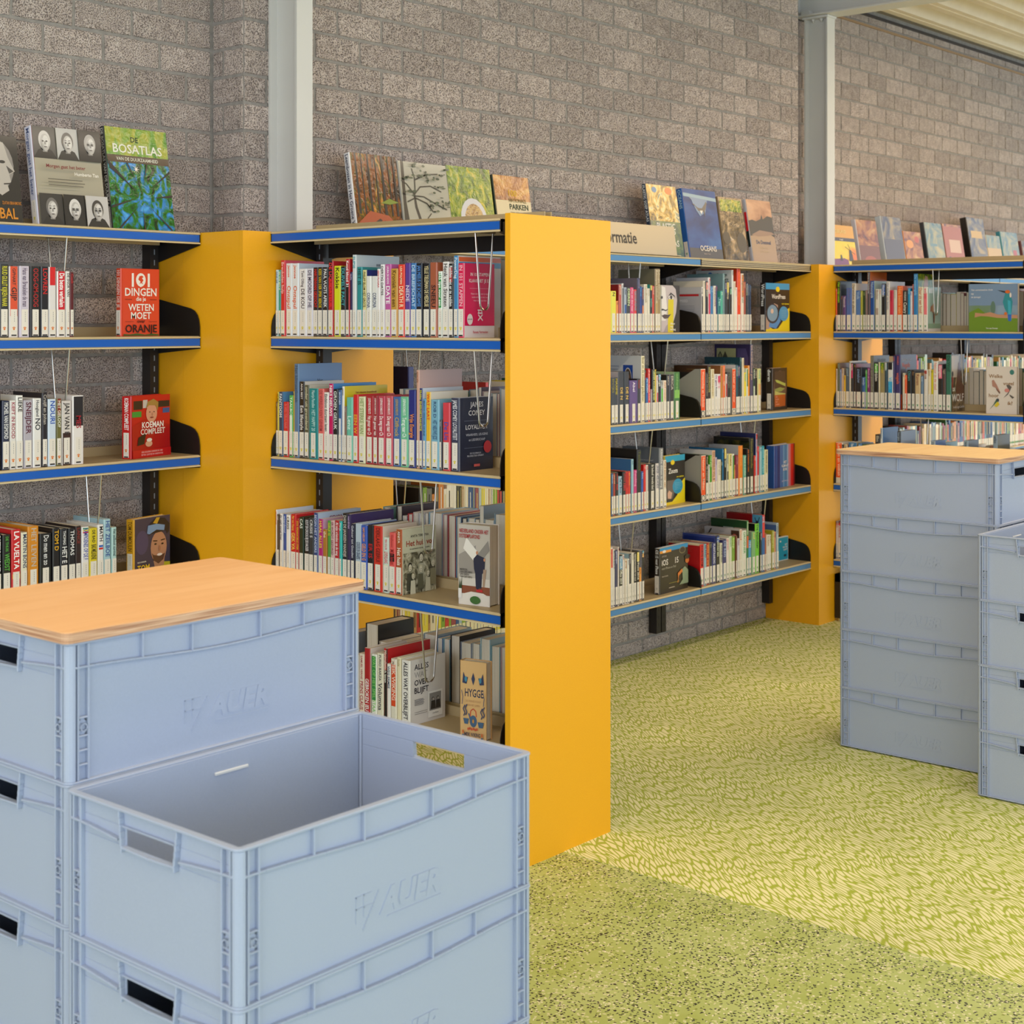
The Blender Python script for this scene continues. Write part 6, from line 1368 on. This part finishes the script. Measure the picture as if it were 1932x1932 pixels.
        for u0, u1, z0_, z1_ in ((.218, .2198, .054, .092), (.233, .2348, .060, .092), (.218, .250, .0902, .092), (.218, .250, .0735, .0752), (.280, .393, .0465, .0487)): bar(u0, u1, z0_, z1_)
        for j in range(12):
            bar(.232 + .0027 * j, .2352 + .0027 * j, .040 + .0042 * j, .0448 + .0042 * j)
        parts.append(('emblem', mb, 'n'))
    return parts
proto = thing('stacking_crate', '', 'crate', (0, 0, 0)); 
for nm, mb, k in crate_parts():
    o = mb.obj(nm, proto, recalc=(k != None))
    if k in ('r', None, 'c'):
        bv = o.modifiers.new('bevel', 'BEVEL'); bv.width = .0009; bv.segments = 1; bv.limit_method = 'ANGLE'; bv.angle_limit = rad(50)
used = False
def place_crate(x, y, z, rz, label, group):
    global used
    o = copy_tree(proto) if used else proto; used = True
    o.location = (x, y, z); o.rotation_euler = (0, 0, rz); tag(o, label, 'crate', group)
LV = ['bottom', 'second from bottom', 'middle', 'fourth from bottom', 'topmost']
L4 = ['bottom', 'second from bottom', 'third from bottom', 'open topmost']
for k in range(5):
    place_crate(1.267, 1.958, k * PIT, 0, f'grey-blue plastic crate, {LV[k]} in the near left stack under a plywood lid', 'near left crate stack')
    place_crate(5.337, 2.082, k * PIT, rad(90), f'grey plastic crate, {LV[k]} in the far right stack under a plywood lid', 'far crate stack with lid')
for k in range(4):
    place_crate(1.258, 1.553, k * PIT, 0, f'grey-blue plastic crate, {L4[k]} in the nearest stack without a lid', 'nearest open crate stack')
    place_crate(4.708, 1.660, k * PIT, 0, f'grey plastic crate, {L4[k]} in the open stack cut by the right edge', 'right open crate stack')
PLE = m_plyedge()
def lid(x0, y0, x1, y1, z, m, label):
    t = thing('plywood_lid', label, 'lid', (x0, y0, z)); w_, d_ = x1 - x0, y1 - y0; r = .012
    def rp(g):
        p = []
        for cx, cy, q0 in ((w_ - r, r, -pi / 2), (w_ - r, d_ - r, 0), (r, d_ - r, pi / 2), (r, r, pi)):
            for k in range(4): q = q0 + k * pi / 6; p.append((cx + (r - g) * cos(q), cy + (r - g) * sin(q)))
        return p
    mb = MB(); mb.prism(rp(0), 0, .0155, PLE); mb.obj('core', t); mb = MB(); mb.prism(rp(.0006), .0155, .0170, m); mb.obj('face_veneer', t)
zl = 4 * PIT + CHh + .0003
lid(1.261, 1.9545, 1.874, 2.366, zl, m_plyface('#e8b078', '#f1bd88', 'warm_plywood'), 'orange-toned plywood lid on the near left crate stack')
lid(4.927, 2.074, 5.345, 2.690, zl, m_plyface('#e8c088', '#f2d09c', 'pale_plywood'), 'pale plywood lid on the far crate stack')
# books past the three hundred largest in view are joined into one mass
small = sorted(AREA, key=lambda o: AREA[o]); nb_ = sum(1 for o in bpy.data.objects if o.get('category') == 'book')
def absorb(o, M, mb):
    M = M @ o.matrix_basis
    if o.data:
        n = len(mb.v); me = o.data; mb.v += [tuple(M @ v.co) for v in me.vertices]
        for p in me.polygons: mb.f.append(tuple(n + q for q in p.vertices)); mb.m.append(mb.mi(me.materials[p.material_index]))
    for c in list(o.children): absorb(c, M, mb)
    bpy.data.objects.remove(o)
for o in small[:max(0, nb_ - 300)]: absorb(o, Matrix(), STUFF)
o = STUFF.obj('book_rows'); o['kind'] = 'stuff'; tag(o, 'mass of thin and distant books filling the shelves between the larger books', 'books')
